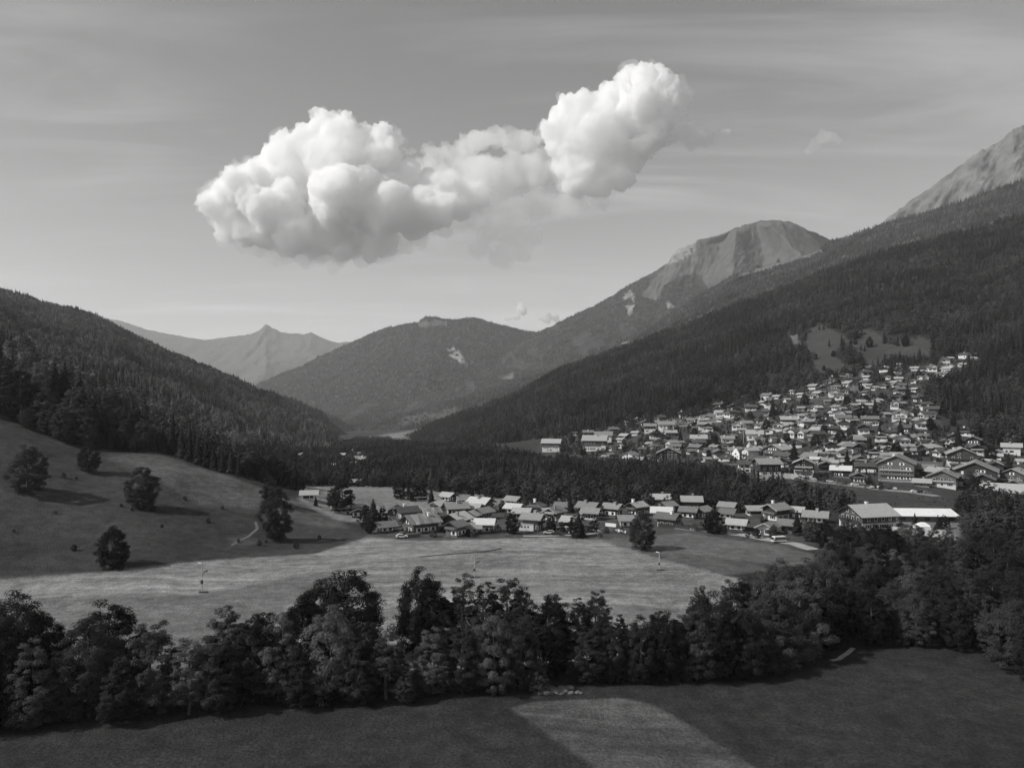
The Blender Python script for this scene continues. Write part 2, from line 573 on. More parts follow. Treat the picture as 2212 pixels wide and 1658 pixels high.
# ragged edges between the zones
jit = 60.0 / np.maximum(YY, 40) * 14
UJ = UP + jit * 2.6 * fbm(XX / 4, YY / 4, 31, 4)
VJ = VV + jit * .5 * fbm(XX / 6, YY / 6, 32, 3)
tone = np.full(XX.shape, GROUND_BASE)
mow = np.zeros(XX.shape)
mow2 = np.zeros(XX.shape)
for poly, tval, mw, m2 in [(q + (0,))[:4] for q in FIELD_TONES]:
    k = inside(poly, UJ, VJ)
    tone[k] = tval
    mow[k] = mw
    mow2[k] = m2
for _ in range(2):      # field edges are not ruled lines
    for a_ in (tone, mow, mow2):
        a_[1:-1, 1:-1] = (a_[1:-1, 1:-1] * 2 + a_[:-2, 1:-1] + a_[2:, 1:-1] + a_[1:-1, :-2] + a_[1:-1, 2:]) / 6
tone[YY < 60] = .05
gv = np.stack([XX, YY, ZZ], -1).reshape(-1, 3)
idx = np.arange(nu * nv).reshape(nv, nu)
gf = np.stack([idx[:-1, :-1], idx[:-1, 1:], idx[1:, 1:], idx[1:, :-1]], -1).reshape(-1, 4)

# ground material: tone per field, growth patches, mowing swaths, tufts
gm, t = new_mat('ground')
out = N(t, 'ShaderNodeOutputMaterial')
p = N(t, 'ShaderNodeBsdfPrincipled', i_Roughness=.95)
p.inputs['Specular IOR Level'].default_value = .1
t.links.new(p.outputs[0], out.inputs[0])
tc = N(t, 'ShaderNodeTexCoord')
at = N(t, 'ShaderNodeAttribute', attribute_name='tone')
am = N(t, 'ShaderNodeAttribute', attribute_name='mown')


def gnoise(scale, lo, hi, detail=5.0, vec=None, a=.3, b=.7):
    nz = N(t, 'ShaderNodeTexNoise', i_Scale=scale, i_Detail=detail, i_Roughness=.62)
    t.links.new(vec or tc.outputs['Object'], nz.inputs['Vector'])
    mr = N(t, 'ShaderNodeMapRange', i_From_Min=a, i_From_Max=b, i_To_Min=lo, i_To_Max=hi)
    t.links.new(nz.outputs[0], mr.inputs[0])
    return mr.outputs[0]


val = math_node(t, 'MULTIPLY', at.outputs['Fac'], gnoise(.035, .74, 1.26))
val = math_node(t, 'MULTIPLY', val, gnoise(.28, .72, 1.28))
val = math_node(t, 'MULTIPLY', val, gnoise(1.9, .62, 1.38, 4.0))
am2 = N(t, 'ShaderNodeAttribute', attribute_name='mown_across')
for att_, ang in ((am, 53), (am2, -29)):
    mp = N(t, 'ShaderNodeMapping')
    mp.inputs['Rotation'].default_value = (0, 0, R(ang))
    mp.inputs['Scale'].default_value = (.06, 1.0, 1.0)
    wn = N(t, 'ShaderNodeTexNoise', i_Scale=.02, i_Detail=2.0)
    t.links.new(tc.outputs['Object'], wn.inputs['Vector'])
    ad = N(t, 'ShaderNodeVectorMath', operation='MULTIPLY_ADD')
    t.links.new(wn.outputs['Color'], ad.inputs[0])
    ad.inputs[1].default_value = (16, 16, 0)
    t.links.new(tc.outputs['Object'], ad.inputs[2])
    t.links.new(ad.outputs[0], mp.inputs[0])
    strp = math_node(t, 'MULTIPLY', gnoise(.13, .64, 1.34, 4.0, mp.outputs[0]), gnoise(.7, .82, 1.18, 3.0, mp.outputs[0]))
    mx = N(t, 'ShaderNodeMix')
    t.links.new(att_.outputs['Fac'], mx.inputs[0])
    mx.inputs[2].default_value = 1.0
    t.links.new(strp, mx.inputs[3])
    val = math_node(t, 'MULTIPLY', val, mx.outputs[0])
t.links.new(val, p.inputs['Base Color'])
bn = N(t, 'ShaderNodeTexNoise', i_Scale=1.6, i_Detail=6.0, i_Roughness=.7)
t.links.new(tc.outputs['Object'], bn.inputs['Vector'])
bp = N(t, 'ShaderNodeBump', i_Strength=1.0, i_Distance=.5)
t.links.new(bn.outputs[0], bp.inputs['Height'])
t.links.new(bp.outputs[0], p.inputs['Normal'])
obj('ground', mesh_np('ground', gv, gf, [gm], True, {'tone': tone.ravel(), 'mown': mow.ravel(), 'mown_across': mow2.ravel()}),
    label='valley floor of meadows, pastures and village plots', cat='ground', kind='structure')


def strip(name, uvs, width, mat, label, cat, lift=.12, kind='structure', n=60):
    """a road or path laid along points of the photograph, following the ground"""
    pts = np.array([hit(u, v)[:2] for u, v in uvs])
    d = np.concatenate([[0], np.cumsum(np.hypot(*np.diff(pts, axis=0).T))])
    s = np.linspace(0, d[-1], n)
    x = np.interp(s, d, pts[:, 0])
    y = np.interp(s, d, pts[:, 1])
    tx = np.gradient(x)
    ty = np.gradient(y)
    l = np.hypot(tx, ty)
    nx, ny = -ty / l, tx / l
    vs = []
    k = 5
    for j in range(k):
        f = (j / (k - 1) - .5) * width
        wob = f * (1 + .25 * fbm(s / 5, s * 0 + j, 3, 2))
        vs.append(np.stack([x + nx * wob, y + ny * wob, G(x + nx * wob, y + ny * wob) + lift], -1))
    vs = np.concatenate(vs)
    fs = []
    for j in range(k - 1):
        for i in range(n - 1):
            a = j * n + i
            fs.append((a, a + 1, a + n + 1, a + n))
    return obj(name, mesh_np(name, vs, fs, [mat], True), label=label, cat=cat, kind=kind)


M['gravel'] = plain('gravel', .26, .42, .35, rough=.95, bump=.04, coord='Object')
M['soil'] = plain('soil', .1, .18, .8)
M['asphalt'] = plain('asphalt', .2, .3, .4, rough=.9)
strip('gravel_track', [(1462, 1140), (1530, 1147), (1600, 1155), (1660, 1166), (1720, 1176), (1757, 1188)], 5.5, M['gravel'], 'pale gravel track along the hamlet edge beside the parked bus', 'track')
strip('farm_track', [(1130, 1158), (1200, 1157), (1260, 1156), (1296, 1150), (1285, 1144)], 2.2, M['gravel'], 'worn farm track curving out of the hamlet into the meadow', 'track')
strip('village_road', [(1700, 1030), (1768, 1040), (1880, 1054), (1960, 1062), (2025, 1072)], 7.0, M['asphalt'], 'pale road running along the lower edge of the village', 'road')
for k_, (uvs_, lab_) in enumerate([([(1716, 981), (1760, 977), (1810, 979), (1860, 986)], 'village lane passing behind the timber hotel'), ([(1560, 1002), (1610, 1003), (1660, 1012), (1700, 1030)], 'lane leading down past the church to the village road'), ([(1985, 960), (1968, 930), (1960, 905), (1985, 885)], 'steep winding lane in the east of the village'),
                                   ([(1400, 930), (1460, 922), (1520, 915), (1580, 905)], 'lane along the sloping field above the village'), ([(1930, 1010), (1985, 1004), (2040, 1012)], 'pale yard lane behind the big dark hotel'), ([(1640, 930), (1720, 925), (1800, 912), (1880, 905)], 'lane crossing the middle of the village')]):
    strip('village_lane', uvs_, 4.5, M['asphalt'], lab_, 'lane')
strip('footpath', [(1795, 1428), (1812, 1424), (1830, 1412), (1843, 1400)], 1.0, M['gravel'], 'short pale footpath entering the wood at the field corner', 'path')
strip('hill_path', [(500, 1178), (535, 1160), (556, 1142), (552, 1128)], 1.0, M['soil'], 'narrow eroded path climbing the hillside below the big bush', 'path')
strip('brook', [(850, 1475), (900, 1452), (980, 1436), (1080, 1428), (1150, 1462), (1185, 1488), (1215, 1497)], 2.2, plain('brook', .06, .16, 1.2, rough=.4, bump=.05), 'stony brook glinting between the trees of the belt', 'brook')
M['ditch'] = plain('ditch', .045, .07, .8)
strip('ditch', [(905, 1203), (980, 1196), (1040, 1192), (1075, 1187), (1083, 1184)], .9, M['ditch'], 'thin dark ditch crossing the mown meadow', 'ditch')

# ------------------------------------------------------------------ mountains
def terrain_mat(name, grass, wood, rock):
    """attribute cover: 0 forest floor, 1 grass, 2 rock"""
    m, t = new_mat(name)
    out = N(t, 'ShaderNodeOutputMaterial')
    p = N(t, 'ShaderNodeBsdfPrincipled', i_Roughness=.95)
    p.inputs['Specular IOR Level'].default_value = .05
    t.links.new(p.outputs[0], out.inputs[0])
    tc = N(t, 'ShaderNodeTexCoord')
    at = N(t, 'ShaderNodeAttribute', attribute_name='cover')

    def nz(scale, lo, hi, st=None):
        vec = tc.outputs['Object']
        if st:
            mp = N(t, 'ShaderNodeMapping')
            mp.inputs['Scale'].default_value = st
            t.links.new(vec, mp.inputs[0])
            vec = mp.outputs[0]
        n = N(t, 'ShaderNodeTexNoise', i_Scale=scale, i_Detail=7.0, i_Roughness=.62)
        t.links.new(vec, n.inputs['Vector'])
        r = N(t, 'ShaderNodeMapRange', i_From_Min=.32, i_From_Max=.68, i_To_Min=lo, i_To_Max=hi)
        t.links.new(n.outputs[0], r.inputs[0])
        return r.outputs[0]
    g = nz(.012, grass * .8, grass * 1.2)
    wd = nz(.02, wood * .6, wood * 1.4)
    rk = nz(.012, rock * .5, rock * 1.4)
    a = N(t, 'ShaderNodeMix', clamp_factor=True)
    t.links.new(at.outputs['Fac'], a.inputs[0])
    t.links.new(wd, a.inputs[2])
    t.links.new(g, a.inputs[3])
    b = N(t, 'ShaderNodeMix', clamp_factor=True)
    t.links.new(math_node(t, 'SUBTRACT', at.outputs['Fac'], 1.0, True), b.inputs[0])
    t.links.new(a.outputs[0], b.inputs[2])
    t.links.new(rk, b.inputs[3])
    t.links.new(b.outputs[0], p.inputs['Base Color'])
    bn = N(t, 'ShaderNodeTexNoise', i_Scale=.03, i_Detail=8.0, i_Roughness=.65)
    t.links.new(tc.outputs['Object'], bn.inputs['Vector'])
    bp = N(t, 'ShaderNodeBump', i_Strength=.6, i_Distance=12.0)
    t.links.new(bn.outputs[0], bp.inputs['Height'])
    t.links.new(bp.outputs[0], p.inputs['Normal'])
    return m


class Mount:
    pass


def mountain(name, rows, nt_, nr, label, mat, amp, cut=0.0, gull=2.5, lam=300.0, seed=1, sag=.06, covers=(), base_cover=0.0, back=1.2, crest_rough=1.0, zig=None, shear=0.0, fine=None):
    """slope lofted from crest to foot with spurs and gullies; the far side falls away behind the crest"""
    q = poly_lerp(rows, np.linspace(0, 1, nt_))
    C = np.stack([(q[:, 0] - CX) * q[:, 2] / F, q[:, 2], HC - q[:, 2] * (q[:, 1] - HV) / F], -1)
    Ft = np.stack([(q[:, 3] - CX) * q[:, 5] / F, q[:, 5], HC - q[:, 5] * (q[:, 4] - HV) / F - 6], -1)
    tt = np.linspace(0, 1, nt_) * len(rows)
    rough = crest_rough * (q[:, 2] / F) * (5 * fbm(tt * 3, tt * 0, seed + 40, 5) + 2.5 * fbm(tt * 14, tt * 0, seed + 41, 3))
    r = np.linspace(0, 1, nr)
    rr, ti = np.meshgrid(r, tt, indexing='ij')
    P = C[None] * (1 - rr[..., None]) + Ft[None] * rr[..., None]
    H = np.abs(C[:, 2] - Ft[:, 2])[None]
    P[..., 2] -= sag * H * np.sin(np.pi * rr)
    hd = Ft[:, :2] - C[:, :2]
    hd = hd / np.maximum(np.hypot(hd[:, 0], hd[:, 1]), 1e-6)[:, None]
    nrm = np.concatenate([np.broadcast_to(hd[None] * .8, P.shape[:2] + (2,)), np.full(P.shape[:2] + (1,), .6)], -1)
    wdw = smooth01(rr / .10) * (1 - smooth01((rr - .86) / .14) * .85)
    sl = rr * np.linalg.norm(Ft - C, axis=1)[None]
    wx_ = P[..., 0] + shear * sl + lam * .7 * fbm(P[..., 0] / lam, sl / lam, seed + 9, 4)
    ln = 1 - np.abs(2 * fbm(wx_ / lam, sl / (lam * gull), seed, 5))
    D = amp * (ln - .7) * 1.6 + amp * .7 * fbm(P[..., 0] / lam * 4, sl / lam * 3, seed + 3, 5)
    if fine:
        fa, fl_, fg = fine
        gx = P[..., 0] + shear * sl + fl_ * .8 * fbm(P[..., 0] / fl_ / 2, sl / fl_ / 2, seed + 19, 3)
        D = D + fa * (1 - 2 * np.abs(2 * fbm(gx / fl_, sl / (fl_ * fg), seed + 20, 4))) * smooth01(rr / .05)
    P = P + nrm * (D * wdw)[..., None]
    P[..., 2] += rough[None] * np.exp(-rr / .05)
    C = C + np.stack([0 * rough, 0 * rough, rough], -1)
    U0 = CX + P[..., 0] * F / P[..., 1]
    if zig is not None:
        zg = zig(U0, rr) * smooth01(rr / .04)      # ribs stand out towards the valley
        P = P - zg[..., None] * np.array([.31, .95, .2])
    V0 = HV + (HC - P[..., 2]) * F / P[..., 1]
    U0 = CX + P[..., 0] * F / P[..., 1]
    cover = np.full(P.shape[:2], float(base_cover))
    jx = 12 * fbm(P[..., 0] / 50, P[..., 2] / 50, 77, 5) + 10 * fbm(P[..., 0] / 12, P[..., 2] / 12, 78, 2)
    for poly, cv in covers:
        k_ = inside(poly, U0 + jx, V0 + jx * .5)
        if cv >= 1.6:
            k_ &= fbm(P[..., 0] / 38, P[..., 2] / 30, 79, 4) > -.09
        cover[k_] = cv
    # the far side
    kb = 8
    b = np.linspace(1, 0, kb, endpoint=False)[:, None]
    B = np.repeat(C[None], kb, 0)
    B[..., 1] += b * H * back
    B[..., 2] -= b * H * .8 + b * 2
    V = np.concatenate([B, P], 0)
    cov = np.concatenate([np.repeat(cover[:1], kb, 0), cover], 0)
    n = V.shape[0]
    ix = np.arange(n * nt_).reshape(n, nt_)
    fs = np.stack([ix[:-1, :-1], ix[1:, :-1], ix[1:, 1:], ix[:-1, 1:]], -1).reshape(-1, 4)
    me = mesh_np(name, V.reshape(-1, 3), fs, [mat], True, {'cover': cov.ravel()})
    o = obj(name, me, label=label, cat='mountain', kind='structure')
    m = Mount()
    m.P, m.cover, m.U, m.V, m.o = P, cover, U0, V0, o
    return m


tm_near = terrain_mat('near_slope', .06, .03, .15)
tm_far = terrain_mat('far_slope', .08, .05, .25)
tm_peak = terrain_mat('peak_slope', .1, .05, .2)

clear_A = [(1745, 718), (1768, 697), (1790, 708), (1838, 735), (1850, 742), (1870, 730), (1850, 715), (1880, 712), (1930, 738), (1990, 728), (2012, 738), (2010, 768), (1950, 772), (1880, 792), (1872, 780),
           (1835, 742), (1815, 745), (1800, 770), (1850, 800), (1810, 815), (1770, 812), (1745, 790)]
MA = mountain('forested_slope', A_ROWS, 420, 110, 'dark conifer covered slope rising behind the village', tm_near, 16, seed=3, sag=.02, lam=220.,
              covers=[(clear_A, 1.0), ([(1705, 728), (1722, 722), (1732, 742), (1712, 748)], 1.6)])
ML = mountain('forested_hillside', L_ROWS, 380, 110, 'shadowed wooded mountainside closing the valley opposite the village', tm_near, 45, seed=8, sag=.05, lam=320.)
MB2 = mountain('wooded_ridge', [(700, 960, 4600, 700, 966, 3600), (760, 928, 4500, 760, 962, 3400), (860, 900, 4400, 830, 958, 3100), (980, 866, 4350, 930, 948, 2900), (1100, 830, 4300, 1050, 905, 2700), (1200, 800, 4300, 1180, 850, 2600), (1300, 762, 4300, 1300, 800, 2500),
                               (1413, 703, 4200, 1400, 760, 2450), (1540, 624, 4000, 1540, 700, 2400), (1599, 590, 3900, 1600, 680, 2350), (1690, 563, 3800, 1690, 650, 2300), (1771, 540, 3700, 1770, 625, 2300),
                               (1797, 521, 3700, 1797, 615, 2300), (1830, 514, 3600, 1830, 605, 2250), (1900, 488, 3500, 1900, 590, 2250), (2000, 460, 3400, 2000, 560, 2200), (2100, 428, 3300, 2100, 540, 2200),
                               (2212, 390, 3200, 2212, 520, 2150), (2500, 310, 3100, 2500, 500, 2100), (3000, 260, 3000, 3000, 480, 2000)],
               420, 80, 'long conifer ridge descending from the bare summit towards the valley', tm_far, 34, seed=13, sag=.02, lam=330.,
               covers=[([(1290, 748), (1310, 738), (1350, 734), (1366, 741), (1310, 757), (1285, 770), (1270, 772)], 1.7), ([(860, 905), (900, 893), (990, 880), (1000, 888), (960, 905), (900, 918), (860, 918)], 1.0),
                       ([(1590, 594), (1680, 566), (1775, 538), (1778, 546), (1690, 574), (1600, 600)], 1.3)])


def joly(u, r):
    k = [(1420, 60), (1522, -90), (1584, 200), (1652, -40), (1728, 280), (1850, -260), (1950, -360)]
    us = np.array([a for a, _ in k], float)
    d = np.array([b for _, b in k], float)
    tops = np.array([1440, 1578, 1594, 1632, 1647, 1790, 1900], float)
    f = np.clip(r / .55, 0, 1)[..., None]
    x = tops * (1 - f) + us * f
    o = np.zeros(u.shape)
    for i in range(len(k) - 1):
        a, b = x[..., i], x[..., i + 1]
        m = (u >= a) & (u < b)
        tt = np.clip((u - a) / np.maximum(b - a, 1e-3), 0, 1)
        tt = tt * .5 + .5 * tt * tt * (3 - 2 * tt)
        o = np.where(m, d[i] * (1 - tt) + d[i + 1] * tt, o)
    return o * smooth01(r / .12) * 1.4


MB1 = mountain('bare_summit', [(640, 905, 5900, 640, 918, 4900), (700, 888, 6000, 700, 914, 4800), (800, 858, 6200, 800, 912, 4700), (900, 832, 6400, 880, 905, 4650), (1000, 795, 6500, 960, 892, 4600), (1080, 757, 6550, 1050, 872, 4550), (1155, 719, 6500, 1150, 850, 4500),
                              (1290, 656, 6300, 1250, 800, 4500), (1380, 605, 6200, 1340, 765, 4900), (1440, 570, 6100, 1400, 735, 5200), (1462, 541, 6050, 1440, 715, 5200), (1505, 520, 6000, 1490, 690, 5200), (1560, 505, 6000, 1540, 660, 5200),
                              (1590, 492, 6000, 1575, 645, 5200), (1612, 485, 6000, 1600, 640, 5200), (1650, 475, 6000, 1650, 625, 5200), (1700, 477, 6000, 1700, 610, 5200), (1760, 502, 6000, 1760, 600, 5200), (1800, 521, 6000, 1800, 600, 5200), (1880, 565, 6000, 1880, 620, 5200), (1960, 640, 6000, 1960, 680, 5200)],
               640, 150, 'bare ribbed summit with grassy gullies above the wooded ridge', tm_far, 26, fine=(15, 95., 6.), seed=21, sag=.03, zig=joly, crest_rough=1.2, lam=240., gull=4., shear=.25,
               covers=[([(1385, 640), (1440, 568), (1462, 530), (1500, 500), (1650, 460), (1720, 465), (1820, 520), (1820, 640), (1560, 640), (1535, 625), (1500, 590), (1455, 600), (1430, 625), (1420, 650)], 1.15), ([(1440, 572), (1462, 536), (1510, 515), (1500, 545), (1470, 560)], 2.0),
                       ([(1345, 640), (1362, 626), (1372, 640), (1366, 680), (1358, 685), (1350, 660)], 1.9), ([(1440, 655), (1452, 645), (1456, 668), (1444, 676)], 1.9),
                       ([(840, 848), (900, 842), (920, 852), (860, 862)], 1.2), ([(1080, 815), (1115, 805), (1110, 818), (1085, 822)], 1.3), ([(930, 830), (975, 815), (960, 835)], 1.2)])
MC = mountain('wooded_mountain', [(330, 930, 7900, 400, 960, 6200), (400, 900, 7800, 450, 955, 6100), (480, 868, 7700, 520, 945, 6000), (553, 831, 7600, 590, 935, 5900), (600, 810, 7550, 640, 925, 5800), (650, 790, 7500, 690, 915, 5700), (700, 765, 7450, 730, 910, 5600), (760, 738, 7400, 790, 905, 5500), (830, 710, 7300, 850, 895, 5400),
                                 (880, 698, 7250, 890, 885, 5350), (905, 695, 7250, 910, 880, 5300), (920, 683, 7200, 930, 875, 5300), (945, 685, 7200, 950, 870, 5300), (975, 690, 7200, 980, 865, 5300), (1028, 686, 7200, 1040, 860, 5300), (1070, 699, 7200, 1080, 850, 5300),
                                 (1110, 709, 7200, 1120, 840, 5300), (1155, 718, 7200, 1170, 820, 5300), (1250, 745, 7200, 1260, 800, 5300), (1400, 790, 7200, 1400, 810, 5300)],
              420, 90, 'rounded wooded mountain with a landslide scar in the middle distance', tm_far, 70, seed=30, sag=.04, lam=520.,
              covers=[([(960, 755), (985, 750), (1000, 770), (1012, 792), (998, 797), (985, 775), (965, 768)], 2.0), ([(895, 697), (940, 692), (970, 694), (960, 703), (910, 706)], 1.1)])
ME = mountain('rocky_peak', [(1700, 620, 4700, 1700, 660, 4000), (1890, 490, 4600, 1890, 620, 3900), (1960, 440, 4550, 1960, 600, 3900), (2050, 375, 4500, 2050, 580, 3850), (2110, 331, 4450, 2110, 560, 3800), (2150, 312, 4450, 2150, 560, 3800), (2190, 280, 4400, 2190, 540, 3800), (2225, 268, 4400, 2225, 540, 3800),
                             (2320, 240, 4400, 2320, 520, 3800), (2600, 330, 4400, 2600, 520, 3800)], 260, 110, 'pale rocky peak rising beyond the forest at the edge of the view', tm_peak, 50, fine=(16, 75., 5.), seed=44, base_cover=1.6, lam=300., gull=2.2, shear=.9, crest_rough=1.6)
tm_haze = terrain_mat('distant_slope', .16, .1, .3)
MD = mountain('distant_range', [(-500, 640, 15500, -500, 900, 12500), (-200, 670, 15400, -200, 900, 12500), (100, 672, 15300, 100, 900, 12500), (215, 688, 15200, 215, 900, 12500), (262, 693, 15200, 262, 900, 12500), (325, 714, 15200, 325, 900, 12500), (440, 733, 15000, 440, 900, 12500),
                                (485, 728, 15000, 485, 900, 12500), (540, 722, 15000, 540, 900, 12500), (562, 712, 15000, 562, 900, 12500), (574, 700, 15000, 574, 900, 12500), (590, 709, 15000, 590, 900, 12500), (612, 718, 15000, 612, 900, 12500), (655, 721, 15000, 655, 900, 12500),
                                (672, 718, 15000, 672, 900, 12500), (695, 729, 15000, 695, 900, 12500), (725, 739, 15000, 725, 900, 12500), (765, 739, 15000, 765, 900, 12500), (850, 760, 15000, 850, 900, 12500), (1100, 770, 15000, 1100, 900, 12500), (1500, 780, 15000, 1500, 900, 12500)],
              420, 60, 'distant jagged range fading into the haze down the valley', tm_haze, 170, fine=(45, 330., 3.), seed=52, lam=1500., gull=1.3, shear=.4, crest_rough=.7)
MS1 = mountain('wooded_spur', [(480, 850, 3300, 480, 960, 2600), (545, 851, 3200, 545, 965, 2600), (592, 852, 3100, 592, 968, 2500), (640, 866, 3000, 640, 970, 2400), (690, 890, 2900, 690, 972, 2300), (730, 928, 2800, 730, 972, 2200), (765, 958, 2700, 760, 972, 2200)], 120, 40,
               'small wooded spur showing behind the dark hillside', tm_near, 14, seed=60)
MS2 = mountain('dark_spur', [(600, 866, 4500, 600, 960, 3700), (660, 878, 4300, 660, 962, 3600), (700, 890, 4200, 700, 963, 3500), (735, 908, 4100, 735, 964, 3500), (775, 935, 4000, 775, 965, 3400), (805, 955, 3900, 800, 966, 3400)], 120, 40,
               'low dark spur deep in the valley', tm_far, 14, seed=66)
# ------------------------------------------------------------------ trees
def crown_mesh(name, seed, n, leaf, wr=.62, low=.12, shape='round', clumps=26, mat=None, core=True):
    """a crown one unit high and wr wide: uneven boughs carry clumps of leaf sprays, with gaps between them"""
    g = np.random.default_rng(seed)
    nl = {'round': 9, 'tall': 9, 'open': 9, 'bush': 7}.get(shape, 8)
    s = (np.arange(nl) + g.uniform(.1, .9, nl)) / nl
    env = {'round': np.sqrt(np.clip(1 - (1.55 * s - .62) ** 2, .1, 1)), 'bush': np.sqrt(np.clip(1 - (1.2 * s - .2) ** 2, .05, 1))}.get(shape, np.clip(np.sin(np.pi * np.clip(s * .74 + .24, 0, 1)), .15, 1) ** .7)
    th = np.arange(nl) * 2.4 + g.uniform(-.6, .6, nl)
    lr = wr * env * g.uniform(.27, .42, nl)
    off = np.maximum(wr / 2 * env * g.uniform(.8, 1.15, nl) - lr, 0)
    lc = np.stack([off * np.cos(th), off * np.sin(th), low + lr * .7 + (1 - low - lr * 1.5) * s], -1)
    lr[-2:] = np.maximum(lr[-2:], wr * .2)
    lc[-1, :2] *= .35
    lc[-2, :2] *= .7
    lc[-1, 2] = 1 - lr[-1] * g.uniform(.85, 1.0)
    sp = np.array([.5, .64, .76, .86])
    lc = np.concatenate([lc, np.stack([g.normal(0, wr * .04, 4), g.normal(0, wr * .04, 4), low + (1 - low) * sp], -1)])
    lr = np.concatenate([lr, wr * np.interp(sp, s, env) * np.array([.27, .25, .23, .2])])
    lc = np.concatenate([lc, [[0, 0, low + (1 - low) * .4], [0, 0, low + (1 - low) * .22]]])
    lr = np.concatenate([lr, [wr * .36, wr * .36]])
    # clumps on the boughs
    nc = clumps * 7
    k = g.choice(len(lr), nc, p=lr ** 2 / (lr ** 2).sum())
    d = g.standard_normal((nc, 3))
    d /= np.linalg.norm(d, axis=1)[:, None]
    c = lc[k] + d * (lr[k] * g.uniform(.72, 1.06, nc))[:, None] * np.array([1, 1, .95])
    deep = (np.linalg.norm(c[:, None] - lc[None], axis=-1) < lr[None] * .62).any(1)
    low_ = c[:, 2] < low * .6
    c = c[~deep & ~low_]
    nc = len(c)
    cr = wr * g.uniform(.04, .09, nc) * (1.25 if clumps < 24 else 1.0)
    k = g.choice(nc, n, p=cr ** 2 / (cr ** 2).sum())
    d = g.standard_normal((n, 3))
    d[:, 2] += .35
    d /= np.linalg.norm(d, axis=1)[:, None]
    p = c[k] + d * (cr[k] * (.55 + .6 * g.random(n)))[:, None] * np.array([1.15, 1.15, .75])
    out = p - np.array([0, 0, low + .35 * (1 - low)])
    out /= np.maximum(np.linalg.norm(out, axis=1), 1e-6)[:, None]
    nr = d * .75 + out * .55 + g.standard_normal((n, 3)) * .33 + np.array([0, 0, .2])
    nr /= np.linalg.norm(nr, axis=1)[:, None]
    a = np.cross(nr, g.standard_normal((n, 3)))
    a /= np.linalg.norm(a, axis=1)[:, None]
    b = np.cross(nr, a)
    sz = leaf * (.55 + .9 * g.random(n))[:, None]
    q = [p - a * sz, p - b * sz * .6 + nr * sz * .12, p + a * sz, p + b * sz * .6 + nr * sz * .12]
    v = np.stack(q, 1).reshape(-1, 3)
    v[:, 2] = np.clip(v[:, 2], .01, 1.03)
    f = np.arange(4 * n).reshape(n, 4)
    return mesh_np(name, v, f, [mat or M['leaf_mid']])


def trunk_mesh(name, seed, wr=.62, low=.12, thin=1.0):
    g = random.Random(seed)
    m = MB()
    top = .82
    pts = []
    x = y = 0
    for i in range(6):
        pts.append((x, y, -0.02 + (top + .02) * i / 5))
        x += g.uniform(-.015, .015)
        y += g.uniform(-.015, .015)
    m.tube(pts, [.026 * thin * (1 - .8 * i / 5) for i in range(6)], 7)
    for i in range(7):
        h = g.uniform(max(low, .2), .66)
        a = g.uniform(0, 6.28)
        l = wr * g.uniform(.25, .42)
        m.tube([(0, 0, h), (math.cos(a) * l * .5, math.sin(a) * l * .5, h + l * .35), (math.cos(a) * l, math.sin(a) * l, h + l * .8)], [.011 * thin, .007 * thin, .002], 5, cap=False)
    return m.mesh(name, [M['bark']], True)


def spruce_mesh(name, seed, levels, spokes, wr=.34, mat=None, low=.08):
    """whorls of drooping sprays round a stem, one unit high"""
    g = np.random.default_rng(seed)
    vs, fs = [], []
    for i in range(levels):
        s = (i + g.random() * .6) / levels
        z = low + (1 - low) * s ** .95
        r = wr / 2 * (1 - s) ** .8 * (.85 + .3 * g.random()) + .012
        n = max(4, int(spokes * (1 - .45 * s)))
        for k in range(n):
            a = 2 * np.pi * (k + g.random() * .8) / n + i
            l = r * (.7 + .5 * g.random())
            wd = l * (.28 + .15 * g.random()) + .006
            dr = l * (.35 + .25 * g.random())
            c, sn = np.cos(a), np.sin(a)
            b = len(vs)
            vs += [(0, 0, z + .03 * (1 - s) + .01), (c * l * .6 - sn * wd, sn * l * .6 + c * wd, z - dr * .5), (c * l, sn * l, z - dr), (c * l * .6 + sn * wd, sn * l * .6 - c * wd, z - dr * .5)]
            fs.append((b, b + 1, b + 2, b + 3))
    # dense dark heart of the crown
    k = 7
    for i in range(4):
        z0 = low + (1 - low) * i / 4.2
        z1 = min(.99, z0 + .36)
        r = wr / 2 * .55 * (1 - i / 4.4)
        b = len(vs)
        for j in range(k):
            a = 2 * np.pi * j / k + i
            vs.append((r * np.cos(a), r * np.sin(a), z0))
        for j in range(k):
            vs.append((0.002 * np.cos(2 * np.pi * j / k), .002 * np.sin(2 * np.pi * j / k), z1))
        for j in range(k):
            fs.append((b + j, b + (j + 1) % k, b + k + (j + 1) % k, b + k + j))
    return mesh_np(name, vs, fs, [mat or M['needle']])


CROWN = {}
for i in range(4):
    CROWN['round', i] = (crown_mesh('crown', 100 + i, 34000, .0092, .80, .03, 'round', 60), trunk_mesh('trunk', 100 + i, .7))
    CROWN['tall', i] = (crown_mesh('crown', 120 + i, 29000, .0088, .58, .02, 'tall', 60), trunk_mesh('trunk', 120 + i, .46, .1, .8))
    CROWN['open', i] = (crown_mesh('crown', 140 + i, 11000, .0092, .48, .15, 'open', 40), trunk_mesh('trunk', 140 + i, .44, .22, .8))
    CROWN['bush', i] = (crown_mesh('crown', 160 + i, 14000, .0125, .92, .02, 'bush', 44), trunk_mesh('trunk', 160 + i, .8, .05, .8))
for i in range(3):
    CROWN['spruce', i] = (spruce_mesh('crown', 180 + i, 26, 13), None)
sp_trunk = MB()
sp_trunk.tube([(0, 0, -.02), (0, 0, .5), (0, 0, .96)], [.017, .01, .002], 6)
sp_trunk = sp_trunk.mesh('trunk', [M['bark']], True)
for i in range(3):
    CROWN['spruce', i] = (CROWN['spruce', i][0], sp_trunk)

